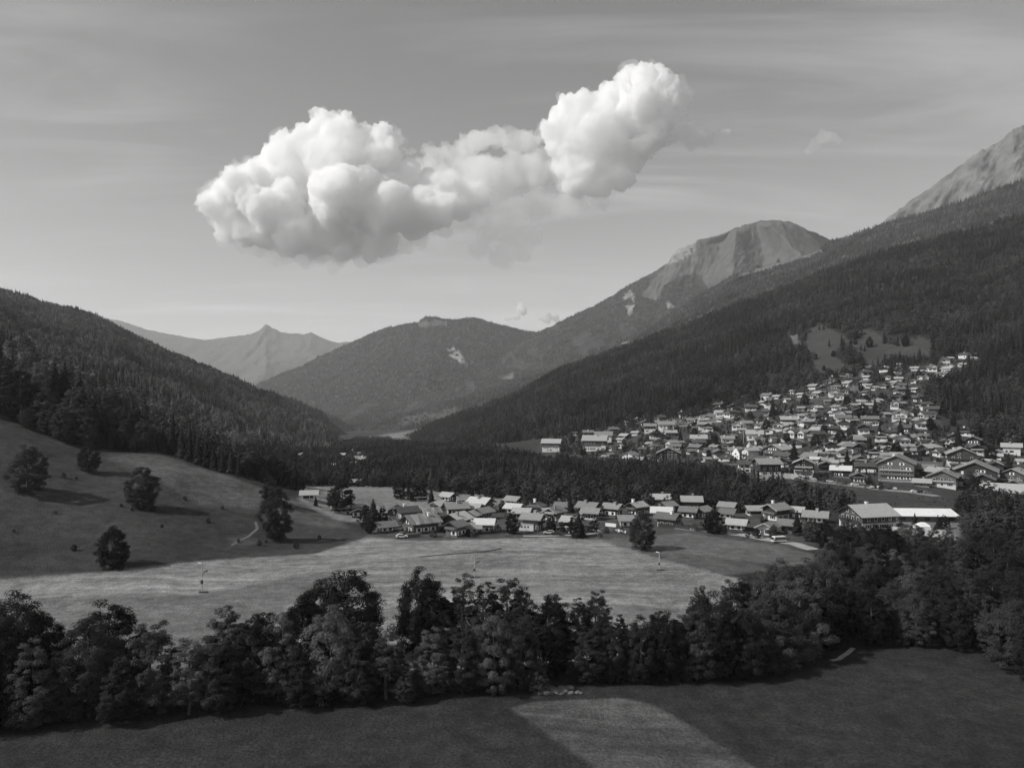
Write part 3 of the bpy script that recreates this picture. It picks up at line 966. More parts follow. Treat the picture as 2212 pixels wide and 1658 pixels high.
ORD = ['first', 'second', 'third', 'fourth', 'fifth', 'sixth', 'seventh', 'eighth', 'ninth', 'tenth', 'eleventh', 'twelfth']


def ordinal(n):
    if n <= 12:
        return ORD[n - 1]
    return '%d%s' % (n, {1: 'st', 2: 'nd', 3: 'rd'}.get(n % 10 if n % 100 not in (11, 12, 13) else 0, 'th'))


TREES = []      # filled first, labelled and built in order of place


def tree(kind, x, y, h, tone, place, group, wide=1.0, z=None, label=None, seed=None):
    TREES.append(dict(kind=kind, x=x, y=y, z=Gs(x, y) if z is None else z, h=h, tone=tone, place=place, group=group, wide=wide, label=label, seed=seed))


def build_trees():
    look = {('round', 'leaf_pale'): 'round pale crowned tree', ('round', 'leaf_mid'): 'round leafy tree', ('round', 'leaf_dark'): 'round dark crowned tree',
            ('tall', 'leaf_pale'): 'tall pale leafy tree', ('tall', 'leaf_mid'): 'tall bushy tree', ('tall', 'leaf_dark'): 'tall dark leafy tree',
            ('open', 'leaf_pale'): 'thin open pale tree', ('open', 'leaf_mid'): 'thin open crowned tree', ('open', 'leaf_dark'): 'thin dark open tree',
            ('bush', 'leaf_pale'): 'low pale bush', ('bush', 'leaf_mid'): 'broad low bushy tree', ('bush', 'leaf_dark'): 'dark rounded bush',
            ('spruce', 'needle'): 'dark pointed spruce'}
    by = {}
    for q in TREES:
        if not q['label']:
            by.setdefault((look[q['kind'], q['tone']], q['place']), []).append(q)
    for (lk, place), v in by.items():
        v.sort(key=lambda q: q['x'] / q['y'])
        for i, q in enumerate(v):
            q['label'] = lk + ', ' + (place if len(v) == 1 else ordinal(i + 1) + ' from left ' + place)
    rg = random.Random(5)
    for q in TREES:
        c, tk = CROWN[q['kind'], (q['seed'] if q['seed'] is not None else rg.randrange(4)) % (3 if q['kind'] == 'spruce' else 4)]
        name = {'spruce': 'spruce_tree', 'bush': 'bush'}.get(q['kind'], 'leafy_tree')
        s = q['h']
        e = thing(name, q['label'], 'bush' if q['kind'] == 'bush' else 'tree', (q['x'], q['y'], q['z']), rg.uniform(0, 6.28), q['group'], (s * q['wide'], s * q['wide'], s))
        o = obj('crown', c, e)
        o.material_slots[0].link = 'OBJECT'
        o.material_slots[0].material = M[q['tone']]
        obj('trunk', tk, e)


def at_uv(kind, u, vtop, Y, tone, place, group, wide=1.0, label=None, seed=None):
    """a tree whose tip shows at (u, vtop), standing at the distance Y"""
    x = (u - CX) * Y / F
    z = Gs(x, Y)
    h = HC - Y * (vtop - HV) / F - z
    tree(kind, x, Y, max(h, 1.0), tone, place, group, wide, z, label, seed)


P_, M_, D_ = 'leaf_pale', 'leaf_mid', 'leaf_dark'
GB = 'trees of the belt along the brook'
bf = 'along the near edge of the brookside belt'
bm = 'in the middle of the brookside belt'
bb = 'at the far edge of the brookside belt'
# near edge (u, tip row, distance, kind, tone)
for u, v, Y, k, tn, wd in ((-60, 1340, 117, 'round', M_, 1), (10, 1350, 118, 'round', D_, 1.0), (70, 1375, 117, 'tall', P_, 1.1), (130, 1395, 119, 'tall', M_, 1.1), (190, 1335, 121, 'round', M_, .95), (258, 1420, 118, 'tall', M_, 1.2),
                           (325, 1335, 122, 'tall', M_, 1.25), (408, 1378, 121, 'open', P_, 1.3), (470, 1370, 122, 'tall', M_, 1.2), (485, 1305, 127, 'tall', P_, 1.15), (545, 1330, 126, 'tall', M_, 1.2),
                           (605, 1320, 127, 'tall', P_, 1.1), (650, 1390, 124, 'tall', D_, 1.2), (715, 1315, 127, 'round', P_, .9), (770, 1360, 126, 'tall', M_, 1.2), (835, 1350, 127, 'open', M_, 1.2), (880, 1440, 125, 'tall', M_, 1.3), (935, 1352, 129, 'tall', P_, 1.2), (1000, 1340, 129, 'tall', M_, 1.1),
                           (1065, 1330, 130, 'round', P_, .85), (1125, 1340, 131, 'round', M_, .85), (1160, 1420, 130, 'bush', M_, .9), (1270, 1350, 134, 'tall', M_, 1.2), (1325, 1345, 135, 'tall', M_, 1.1), (1385, 1330, 135, 'round', M_, .8),
                           (1440, 1322, 136, 'round', D_, .85), (1505, 1318, 137, 'round', M_, .9), (1555, 1345, 137, 'round', D_, .9), (1610, 1350, 138, 'round', M_, .8), (1660, 1375, 141, 'bush', P_, 1.0), (1705, 1385, 142, 'bush', P_, 1.0), (1755, 1402, 146, 'bush', P_, .9)):
    at_uv(k, u, v, Y, tn, bf, GB, wd)
for u, v, Y, k, tn, wd in ((40, 1280, 131, 'round', M_, 1), (-30, 1300, 133, 'round', M_, 1), (100, 1330, 130, 'round', D_, 1), (235, 1300, 133, 'round', D_, 1.05), (290, 1390, 130, 'tall', D_, 1.1), (370, 1410, 130, 'open', D_, 1.1),
                           (520, 1345, 134, 'tall', D_, 1.2), (575, 1320, 135, 'tall', D_, 1.2), (655, 1285, 135, 'round', D_, .9), (690, 1330, 133, 'tall', D_, 1.2), (800, 1340, 134, 'tall', D_, 1.1), (860, 1400, 133, 'tall', D_, 1.1), (965, 1335, 136, 'open', D_, 1.1), (1040, 1320, 137, 'tall', M_, 1.1),
                           (1095, 1330, 137, 'tall', D_, 1.1), (1145, 1300, 138, 'open', M_, 1.2), (1190, 1290, 137, 'tall', D_, 1.2), (1225, 1305, 138, 'open', M_, 1.1), (1300, 1330, 142, 'tall', D_, 1.1), (1365, 1345, 142, 'tall', D_, 1.1), (1420, 1320, 144, 'tall', D_, 1.1), (1475, 1325, 144, 'tall', D_, 1.2), (1535, 1330, 145, 'tall', D_, 1.2)):
    at_uv(k, u, v, Y, tn, bm, GB, wd)
for u, v, Y, k, tn, wd in ((755, 1232, 147, 'round', D_, 1.15), (700, 1250, 146, 'round', D_, .95), (905, 1228, 149, 'round', D_, .85), (935, 1250, 149, 'tall', D_, 1.1), (1000, 1242, 151, 'open', M_, 1.2), (1050, 1256, 152, 'open', D_, 1.3), (1098, 1240, 152, 'open', M_, 1.3), (1125, 1262, 153, 'open', M_, 1.2), (1195, 1282, 151, 'tall', D_, 1.1),
                           (1250, 1290, 152, 'open', M_, 1.1), (1288, 1270, 154, 'tall', M_, 1.1), (1340, 1325, 152, 'tall', D_, 1.0), (-50, 1300, 145, 'round', D_, 1), (-120, 1290, 140, 'round', D_, 1)):
    at_uv(k, u, v, Y, tn, bb, GB, wd)
# undergrowth bushes at the field edge
rg = random.Random(77)
for i in range(30):
    u = -40 + i * 61 + rg.uniform(-18, 18)
    base = np.interp(u, [0, 240, 430, 640, 860, 1000, 1150, 1280, 1480, 1600, 1700, 1790], [1590, 1560, 1546, 1540, 1524, 1512, 1500, 1490, 1480, 1470, 1440, 1410])
    if 1165 < u < 1235 or u > 1790:
        continue
    Y = F * HC / (base - HV) + rg.uniform(2, 4)
    x = (u - CX) * Y / F
    tree('bush', x, Y, rg.uniform(2.2, 4.6), rg.choice([M_, D_, D_]), 'at the foot of the brookside belt', 'undergrowth bushes below the belt', rg.uniform(.8, 1.1))

# the wood on the right: world outline from its edges in the photograph
def world_poly(uv, ymin=40):
    return [hit(u, v, ymin)[:2] for u, v in uv]


WOOD = world_poly([(1470, 1455), (1560, 1372), (1680, 1345), (1765, 1322), (1785, 1245), (1800, 1205), (1860, 1188), (1960, 1196), (2080, 1205), (2212, 1180), (2500, 1170), (2560, 1500), (2212, 1492), (2150, 1452), (2050, 1402), (1940, 1392), (1850, 1402), (1790, 1412), (1700, 1440), (1600, 1468)])
VAN_GAP = hit(1950, 1222)[:2]
g = np.random.default_rng(9)
wx, wy = zip(*WOOD)
pts = []
cand = np.stack([g.uniform(min(wx), max(wx), 9000), g.uniform(min(wy), max(wy), 9000)], -1)
cand = cand[inside(WOOD, cand[:, 0], cand[:, 1])]
for c in cand:
    dmin = 6.2 if c[1] < 185 else 7.4
    if math.hypot(c[0] - VAN_GAP[0], c[1] - VAN_GAP[1]) < 5 or (abs((c[0] / c[1]) - (VAN_GAP[0] / VAN_GAP[1])) < .012 and VAN_GAP[1] - 26 < c[1] < VAN_GAP[1]):
        continue
    if all((c[0] - q[0]) ** 2 + (c[1] - q[1]) ** 2 > dmin * dmin for q in pts):
        pts.append(c)
pts = [c for c in pts if CX + c[0] * F / c[1] < 2290]
for c in pts:
    x, y = c
    u = CX + x * F / y
    k = g.choice(['round', 'round', 'tall', 'round', 'open'])
    h = g.uniform(10.5, 15.5)
    if y > 215:
        h = g.uniform(8, 12)
    tn = g.choice([P_, M_, M_, D_, D_])
    row = 'in the front of the big wood' if y < 168 else 'deep in the big wood' if y < 215 else 'at the back of the big wood'
    tree(k, x, y, h, tn, row, 'trees of the big wood beside the brook', g.uniform(.85, 1.1))

# pasture hill
GH = 'single trees on the pasture hill'
for u, vb, h, k, tn, lab, wd in ((60, 1062, 0, 'round', M_, 'pale rounded tree standing highest on the pasture hill', 1.05), (190, 1020, 0, 'round', D_, 'small dark tree at the upper edge of the pasture hill', 1.05), (307, 1098, 0, 'round', M_, 'leafy tree in the middle of the pasture hill', 1.1),
                                 (275, 1082, 0, 'open', M_, 'spindly half bare sapling beside the leafy tree on the hill', .8), (598, 1168, 0, 'round', M_, 'large rounded tree beside the eroded hill path', .85), (585, 1090, 0, 'tall', M_, 'tree standing behind the large rounded tree on the hill', 1.3), (243, 1227, 0, 'round', D_, 'dark lone tree low on the pasture hill', 1.05)):
    top = {60: 962, 190: 955, 307: 1008, 275: 1036, 598: 1052, 585: 1026, 243: 1136}[u]
    X, Y, Z = hit(u, vb)
    tree(k, X, Y, HC - Y * (top - HV) / F - Z, tn, '', GH, wd, Z, lab)
for u, vb, h, lab in ((137, 1032, 2.4, 'small shrub near the top of the pasture hill'), (165, 1036, 1.4, 'tiny shrub right of the small shrub on the hill'), (640, 1185, 2.5, 'scrubby bush under the large rounded hill tree'), (515, 1172, 1.5, 'little bush beside the eroded patch on the hill'), (560, 1178, 2.0, 'low bush below the eroded hill path'), (330, 1102, 2.2, 'low shrub at the foot of the leafy hill tree')):
    X, Y, Z = hit(u, vb)
    tree('bush', X, Y, h, M_, '', 'shrubs on the pasture hill', 1.0, Z, lab)
# wood edge above the hill pasture
GE = 'trees along the wood edge above the pasture hill'
for u, vt, Y, k, tn, wd in ((-20, 748, 352, 'spruce', 'needle', 1.3), (15, 770, 350, 'spruce', 'needle', 1.3), (45, 800, 345, 'round', D_, 1), (-10, 850, 338, 'spruce', 'needle', 1.1), (60, 880, 338, 'round', M_, .9), (95, 835, 345, 'tall', P_, 1.2), (118, 775, 372, 'spruce', 'needle', 1.2),
                            (60, 760, 385, 'round', P_, .8), (88, 785, 372, 'round', P_, .8), (140, 775, 376, 'spruce', 'needle', 1.2), (105, 870, 340, 'round', M_, 1), (135, 880, 338, 'round', M_, 1), (160, 835, 348, 'tall', P_, 1.2), (172, 800, 368, 'spruce', 'needle', 1.2), (185, 870, 342, 'tall', M_, 1.2), (152, 910, 338, 'round', D_, 1), (205, 860, 352, 'spruce', 'needle', 1.1),
                            (225, 880, 350, 'spruce', 'needle', 1.2), (240, 850, 362, 'round', M_, .9), (255, 880, 356, 'round', M_, .9), (270, 905, 348, 'tall', M_, 1.2), (290, 885, 360, 'round', D_, 1), (238, 920, 346, 'spruce', 'needle', 1.2), (215, 930, 344, 'round', D_, .9), (310, 905, 352, 'round', M_, 1), (262, 935, 345, 'round', D_, .9), (290, 940, 344, 'tall', M_, 1.1),
                            (332, 925, 352, 'spruce', 'needle', 1.2), (352, 918, 356, 'spruce', 'needle', 1.2), (372, 905, 360, 'spruce', 'needle', 1.1), (392, 925, 354, 'spruce', 'needle', 1.2), (410, 930, 352, 'spruce', 'needle', 1.2), (428, 940, 350, 'spruce', 'needle', 1.2), (446, 945, 350, 'spruce', 'needle', 1.2), (462, 958, 348, 'spruce', 'needle', 1.2), (480, 965, 346, 'spruce', 'needle', 1.2),
                            (498, 970, 346, 'spruce', 'needle', 1.2), (345, 930, 366, 'spruce', 'needle', 1.2), (385, 915, 372, 'spruce', 'needle', 1.2), (420, 925, 368, 'spruce', 'needle', 1.2), (455, 945, 364, 'spruce', 'needle', 1.2), (515, 985, 346, 'spruce', 'needle', 1.2), (535, 992, 348, 'round', D_, 1.0), (560, 985, 354, 'round', D_, 1.05), (590, 985, 360, 'round', D_, 1.0), (610, 1000, 356, 'round', D_, 1.0),
                            (575, 1005, 346, 'round', D_, 1.0), (635, 1030, 350, 'round', D_, .9), (650, 1032, 346, 'tall', D_, 1.0), (-60, 760, 345, 'spruce', 'needle', 1.2), (-90, 800, 340, 'round', D_, 1.0)):
    at_uv(k, u, vt, Y, tn, 'along the wood edge above the hill', GE, wd)

# trees in and around the hamlet
GV = 'trees in and around the hamlet'
HT = [(738, 1032, 1107, 'tall', D_, 1.5, 'broad tall tree standing behind the shoulder of the hill'), (720, 1050, 1103, 'open', M_, 1.3, 'thin tree pressed against the broad tall tree by the hill'), (682, 1070, 1092, 'spruce', 'needle', 1.5, 'small pointed spruce behind the brow of the pasture hill'),
      (806, 1075, 1142, 'spruce', 'needle', 1.7, 'dark conifer at the left entrance of the hamlet'), (790, 1092, 1140, 'round', D_, .9, 'round dark tree leaning on the conifer at the hamlet entrance'), (797, 1112, 1152, 'tall', M_, 1.1, 'low leafy tree in front of the conifer at the hamlet entrance'), (827, 1090, 1140, 'tall', D_, 1.0, 'slim dark tree right of the conifer at the hamlet entrance'),
      (865, 1030, 1078, 'round', D_, 1.0, 'large round dark tree in the pasture behind the hamlet'), (890, 1040, 1082, 'round', D_, 1.0, 'dark tree next to the large round pasture tree'), (912, 1042, 1082, 'round', D_, .9, 'middle tree of the clump in the pasture'), (932, 1052, 1090, 'spruce', 'needle', 1.5, 'conifer at the end of the pasture clump'),
      (1020, 1052, 1095, 'spruce', 'needle', 1.6, 'twin topped conifer behind the pale roofed chalet'), (1034, 1055, 1097, 'spruce', 'needle', 1.6, 'second conifer behind the pale roofed chalet'), (1107, 1106, 1153, 'round', D_, .95, 'round tree on a short trunk by the white cabin'), (1085, 1080, 1106, 'round', D_, .9, 'small round tree among the middle roofs'),
      (1250, 1106, 1160, 'spruce', 'needle', 1.9, 'broad conifer with a bare trunk beside the farm track'), (1240, 1112, 1158, 'tall', D_, 1.3, 'dark bushy tree touching the broad conifer by the track'), (1191, 1115, 1148, 'round', D_, 1.0, 'dark round tree in front of the balcony chalet'), (1212, 1125, 1150, 'bush', M_, 1.0, 'garden bush right of the balcony chalet'), (1385, 1103, 1188, 'round', M_, .98, 'big lone tree at the edge of the mown meadow'),
      (1283, 1120, 1150, 'bush', D_, 1.0, 'round garden bush beyond the broad conifer'), (1232, 1066, 1108, 'spruce', 'needle', 1.4, 'dark spruce at the back of the hamlet'), (1135, 1072, 1098, 'round', M_, .9, 'pale round tree at the back of the middle roofs'), (1155, 1066, 1094, 'round', M_, 1.0, 'leafy tree behind the hip roofed house'), (1180, 1078, 1100, 'round', D_, 1.0, 'dark tree beside the hip roofed house'),
      (1170, 1070, 1092, 'round', M_, .9, 'leafy tree at the forest edge behind the hip roofed house'), (1545, 1098, 1152, 'round', D_, 1.0, 'big round tree among the eastern chalets'), (1530, 1105, 1150, 'tall', D_, 1.0, 'dark tree half hidden by the big round tree'), (1672, 1132, 1165, 'round', M_, .95, 'round garden tree beside the parked bus'), (1722, 1100, 1155, 'spruce', 'needle', 1.5, 'tall dark conifer right of the parked bus'), (1752, 1120, 1170, 'round', M_, 1.05, 'wide round tree at the end of the gravel track'),
      (1780, 1125, 1175, 'round', D_, 1.0, 'dark tree behind the wide round tree by the track'), (1636, 1140, 1163, 'bush', D_, 1.0, 'clipped dark hedge tree at the track side'), (1600, 1128, 1140, 'bush', M_, 1.0, 'garden bush below the white chimneyed chalet'), (1310, 1136, 1152, 'bush', M_, 1.0, 'small bush by the white awning'), (958, 1127, 1150, 'bush', D_, 1.0, 'dark bush beside the long barn'), (1060, 1140, 1153, 'bush', M_, 1.1, 'scrub at the meadow edge by the pale roof'),
      (1000, 1080, 1092, 'bush', M_, 1.0, 'small round bush on the slope behind the hamlet'), (1976, 1106, 1140, 'spruce', 'needle', 1.3, 'dark conifer standing in front of the white hall'), (2026, 1110, 1142, 'spruce', 'needle', 1.3, 'conifer at the right end of the white hall'), (2040, 1112, 1142, 'round', D_, .9, 'round tree beside the conifer by the white hall'), (1945, 1125, 1140, 'bush', D_, 1.0, 'bush between the big chalet and the white hall'),
      (1820, 1135, 1180, 'round', M_, 1.1, 'tree below the gable of the big chalet'), (1850, 1140, 1185, 'round', M_, 1.0, 'leafy tree under the white wall of the big chalet'), (1890, 1148, 1190, 'round', D_, 1.1, 'dark tree at the corner of the big chalet'), (1790, 1138, 1178, 'tall', D_, 1.1, 'slim dark tree left of the big chalet')]
for u, vt, vb, k, tn, wd, lab in HT:
    X, Y, Z = hit(u, vb)
    tree(k, X, Y, HC - Y * (vt - HV) / F - Z, tn, '', GV, wd, Z, lab)
# garden bushes between the hamlet roofs
for i, (u, v) in enumerate([(842, 1140), (880, 1158), (935, 1160), (1012, 1158), (1022, 1160), (1075, 1150), (1092, 1120), (1140, 1120), (1165, 1140), (1265, 1150), (1296, 1160), (1330, 1150), (1344, 1152), (1355, 1120), (1450, 1135), (1470, 1140), (1500, 1145), (1515, 1135), (1565, 1152), (1585, 1140), (1615, 1160), (1650, 1130), (1700, 1150), (1745, 1160), (1480, 1098), (1300, 1105), (1215, 1095), (1050, 1100), (985, 1110)]):
    X, Y, Z = hit(u, v)
    tree('bush', X, Y, rg.uniform(1.8, 3.6), rg.choice([M_, D_, P_]), 'between the hamlet houses', 'garden bushes between the hamlet houses', rg.uniform(.9, 1.2), Z)

# ------------------------------------------------------------------ woods one cannot count: instanced on scattered points
PROTO = {}
for i in range(3):
    o = bpy.data.objects.new('far_spruce', spruce_mesh('far_spruce', 300 + i, 9, 8, wr=.46, mat=M['far_needle'], low=.02))
    PROTO['spruce', i] = o
    o = bpy.data.objects.new('far_tree', crown_mesh('far_tree', 320 + i, 560, .056, .78, .0, 'round', 18, mat=M['far_leaf']))
    PROTO['leaf', i] = o
    PROTO['ridge', i] = bpy.data.objects.new('ridge_spruce', spruce_mesh('ridge_spruce', 300 + i, 9, 8, wr=.46, mat=M['ridge_needle'], low=.02))
    PROTO['ridgeleaf', i] = bpy.data.objects.new('ridge_tree', crown_mesh('ridge_tree', 320 + i, 560, .056, .78, .0, 'round', 18, mat=M['ridge_leaf']))
    o = bpy.data.objects.new('mid_tree', crown_mesh('mid_tree', 340 + i, 1900, .032, .78, .0, 'round', 26, mat=M['far_leaf']))
    PROTO['midleaf', i] = o


def forest(name, label, pts, size, idx, protos):
    """pts (n,3); size: height in metres; idx: which prototype"""
    n = len(pts)
    me = bpy.data.meshes.new(name)
    me.vertices.add(n)
    me.vertices.foreach_set('co', np.asarray(pts, np.float32).ravel())
    g = np.random.default_rng(n)
    for an, arr in (('size', size), ('wide', size * g.uniform(.85, 1.2, n)), ('turn', g.uniform(0, 6.28, n)), ('pick', idx)):
        a = me.attributes.new(an, 'FLOAT' if an != 'pick' else 'INT', 'POINT')
        a.data.foreach_set('value', np.asarray(arr, np.int32 if an == 'pick' else np.float32))
    o = obj(name, me, label=label, cat='forest', kind='stuff')
    ng = bpy.data.node_groups.new(name, 'GeometryNodeTree')
    ng.interface.new_socket('Geometry', in_out='INPUT', socket_type='NodeSocketGeometry')
    ng.interface.new_socket('Geometry', in_out='OUTPUT', socket_type='NodeSocketGeometry')
    gi = ng.nodes.new('NodeGroupInput')
    go = ng.nodes.new('NodeGroupOutput')
    jn = ng.nodes.new('GeometryNodeJoinGeometry')
    for pr in reversed(protos):
        oi = ng.nodes.new('GeometryNodeObjectInfo')
        oi.inputs['Object'].default_value = pr
        oi.inputs['As Instance'].default_value = True
        ng.links.new(oi.outputs['Geometry'], jn.inputs[0])
    ip = ng.nodes.new('GeometryNodeInstanceOnPoints')
    ip.inputs['Pick Instance'].default_value = True

    def att(nm, ty):
        a = ng.nodes.new('GeometryNodeInputNamedAttribute')
        a.data_type = ty
        a.inputs['Name'].default_value = nm
        return next(s for s in a.outputs if s.enabled and s.name == 'Attribute')
    ng.links.new(gi.outputs[0], ip.inputs['Points'])
    ng.links.new(jn.outputs[0], ip.inputs['Instance'])
    ng.links.new(att('pick', 'INT'), ip.inputs['Instance Index'])
    cx = ng.nodes.new('ShaderNodeCombineXYZ')
    sw = att('wide', 'FLOAT')
    ng.links.new(sw, cx.inputs[0])
    ng.links.new(sw, cx.inputs[1])
    ng.links.new(att('size', 'FLOAT'), cx.inputs[2])
    ng.links.new(cx.outputs[0], ip.inputs['Scale'])
    cr = ng.nodes.new('ShaderNodeCombineXYZ')
    ng.links.new(att('turn', 'FLOAT'), cr.inputs[2])
    er = ng.nodes.new('FunctionNodeEulerToRotation')
    ng.links.new(cr.outputs[0], er.inputs[0])
    ng.links.new(er.outputs[0], ip.inputs['Rotation'])
    ng.links.new(ip.outputs[0], go.inputs[0])
    md = o.modifiers.new('trees', 'NODES')
    md.node_group = ng
    return o


def on_mount(m, spacing, seed, keep=None, rmax=1.0):
    """random points over a mountain's front, by area; none on grass or rock"""
    g = np.random.default_rng(seed)
    P = m.P
    a = P[:-1, :-1]
    b = P[:-1, 1:]
    c = P[1:, :-1]
    d = P[1:, 1:]
    ar = .5 * np.linalg.norm(np.cross(b - a, c - a), axis=-1) + .5 * np.linalg.norm(np.cross(b - d, c - d), axis=-1)
    n = int(ar.sum() / spacing ** 2)
    k = g.choice(ar.size, n, p=(ar / ar.sum()).ravel())
    i, j = np.unravel_index(k, ar.shape)
    s, t = g.random(n)[:, None], g.random(n)[:, None]
    p = (a[i, j] * (1 - s) + c[i, j] * s) * (1 - t) + (b[i, j] * (1 - s) + d[i, j] * s) * t
    cv = np.maximum(m.cover[i, j], np.maximum(m.cover[i + 1, j + 1], np.maximum(m.cover[i + 1, j], m.cover[i, j + 1])))
    u = CX + p[:, 0] * F / p[:, 1]
    v = HV + (HC - p[:, 2]) * F / p[:, 1]
    wild = fbm(p[:, 0] / 26, p[:, 1] / 26, 55, 4)
    ok = ((cv < .5) | ((cv < 1.05) & (wild > .13) & (g.random(n) < .5))) & (u > -500) & (u < 2700)
    if keep is not None:
        ok &= keep(u, v, p)
    return p[ok]


def mix_idx(p, share_leaf, seed, sc=90.0):
    g = np.random.default_rng(seed)
    f = fbm(p[:, 0] / sc, p[:, 1] / sc + p[:, 2] / sc, seed, 4)
    leaf = f + .12 * g.standard_normal(len(p)) > np.quantile(f, 1 - share_leaf) if share_leaf > 0 else np.zeros(len(p), bool)
    return np.where(leaf, 3, 0) + g.integers(0, 3, len(p)), leaf


SPL = [PROTO['spruce', i] for i in range(3)] + [PROTO['leaf', i] for i in range(3)]


SPR = [PROTO['ridge', i] for i in range(3)] + [PROTO['ridgeleaf', i] for i in range(3)]


def mount_forest(m, name, label, spacing, hs, share, seed, keep=None, protos=None):
    p = on_mount(m, spacing, seed, keep)
    ix, leaf = mix_idx(p, share, seed)
    g = np.random.default_rng(seed + 1)
    h = g.uniform(hs[0], hs[1], len(p)) * np.where(leaf, .72, 1)
    p[:, 2] -= .6
    return forest(name, label, p, h, ix, protos or SPL)


def akeep(u, v, p):
    # thinner towards the clearings, with dips and lone openings
    return fbm(p[:, 0] / 55, p[:, 1] / 55, 91, 4) > -.24


mount_forest(MA, 'spruce_forest', 'dense dark spruce forest on the slope behind the village', 8.0, (9, 20), .52, 1, akeep)
mount_forest(ML, 'mountainside_forest', 'mixed forest covering the shadowed mountainside opposite the village', 9.0, (9, 18), .68, 2, lambda u, v, p: u < 800, SPR)
mount_forest(MB2, 'ridge_forest', 'conifer forest on the long ridge below the bare summit', 12, (12, 24), .3, 3, None, SPR)


def b1keep(u, v, p):
    f = fbm(p[:, 0] / 160, p[:, 2] / 160, 71, 4)
    return (u < 1760) & ((v > np.interp(u, [1000, 1290, 1400, 1480, 1560, 1640, 1760], [0, 0, 625, 600, 640, 640, 620]) + f * 60)) & (f < .14)


mount_forest(MB1, 'summit_forest', 'forest on the lower flank of the bare summit', 14, (12, 22), .45, 4, b1keep, SPR)
mount_forest(MC, 'mountain_forest', 'forest covering the rounded mountain in the middle distance', 15.5, (13, 23), .5, 5)
mount_forest(MS1, 'spur_forest', 'trees on the small spur behind the dark hillside', 11, (12, 22), .4, 6)
mount_forest(MS2, 'valley_spur_forest', 'trees on the low dark spur deep in the valley', 13, (12, 22), .3, 7)


def on_ground(poly_xy, spacing, seed, holes=()):
    g = np.random.default_rng(seed)
    xs, ys = zip(*poly_xy)
    nx = int((max(xs) - min(xs)) / spacing) + 1
    ny = int((max(ys) - min(ys)) / spacing) + 1
    gx, gy = np.meshgrid(np.arange(nx), np.arange(ny))
    x = min(xs) + (gx + g.uniform(-.1, 1.1, gx.shape)) * spacing
    y = min(ys) + (gy + g.uniform(-.1, 1.1, gx.shape)) * spacing
    k = inside(poly_xy, x, y)
    for h in holes:
        k &= ~inside(h, x, y)
    x, y = x[k], y[k]
    return np.stack([x, y, G(x, y) - .3], -1)


def ground_forest(name, label, poly_xy, spacing, hs, share, seed, holes=(), lim=None, protos=None):
    p = on_ground(poly_xy, spacing, seed, holes)
    if lim is not None:
        p = p[lim(p)]
    ix, leaf = mix_idx(p, share, seed, 40.0)
    g = np.random.default_rng(seed + 1)
    h = g.uniform(hs[0], hs[1], len(p)) * np.where(leaf, .72, 1)
    return forest(name, label, p, h, ix, protos or MIDL)


MIDL = [PROTO['spruce', i] for i in range(3)] + [PROTO['midleaf', i] for i in range(3)]


def uy(l):
    return [((u - CX) * Y / F, Y) for u, Y in l]


RIVER = uy([(640, 470), (850, 452), (1000, 408), (1100, 384), (1250, 372), (1400, 352), (1800, 340), (1850, 362), (1760, 396), (1640, 418), (1560, 515), (1400, 595), (1180, 700), (1020, 900), (900, 1250), (840, 2200), (770, 2200), (700, 1300), (640, 1000), (520, 640), (480, 500)])
VALLEY_HOLE = [uy([(755, 640), (830, 640), (850, 720), (770, 720)])]
HILLWOOD = uy([(-900, 345), (-100, 352), (60, 362), (230, 362), (330, 366), (500, 360), (640, 372), (640, 480), (500, 520), (300, 480), (0, 460), (-900, 460)])
ground_forest('hillside_wood', 'wood rising from the pasture hill to the mountainside', HILLWOOD, 6.5, (11, 19), .6, 12)
RIGHTWOOD = uy([(2065, 355), (2120, 385), (2080, 405), (2120, 420), (2212, 392), (2290, 400), (2600, 430), (2600, 300), (2250, 285), (2085, 268)])
ground_forest('bankside_wood', 'leafy wood climbing the bank right of the white hall', RIGHTWOOD, 6.0, (8, 13), .9, 13)
SLOPEWOOD = uy([(2105, 930), (2150, 860), (2120, 760), (2080, 650), (2110, 585), (2180, 560), (2280, 560), (2700, 520), (2600, 800), (2300, 900), (2200, 980), (2110, 960)])
ground_forest('gully_wood', 'mixed wood descending beside the upper village', SLOPEWOOD, 7.5, (12, 20), .6, 14)
GULLY2 = uy([(1985, 720), (2030, 690), (2110, 690), (2170, 700), (2185, 790), (2140, 860), (2095, 870), (2060, 800), (2000, 780)])
ground_forest('gully_trees', 'dense trees dividing the upper village from the gully', GULLY2, 7.5, (12, 20), .65, 15)

BANK = uy([(1790, 372), (1900, 372), (2020, 352), (2080, 350), (2090, 385), (2010, 398), (1900, 402), (1800, 408)])
ground_forest('bank_scrub', 'low scrub on the rough bank under the village road', BANK, 3.2, (.7, 2.0), 1.0, 16, (), lambda p: fbm(p[:, 0] / 12, p[:, 1] / 12, 5, 3) > -.02)

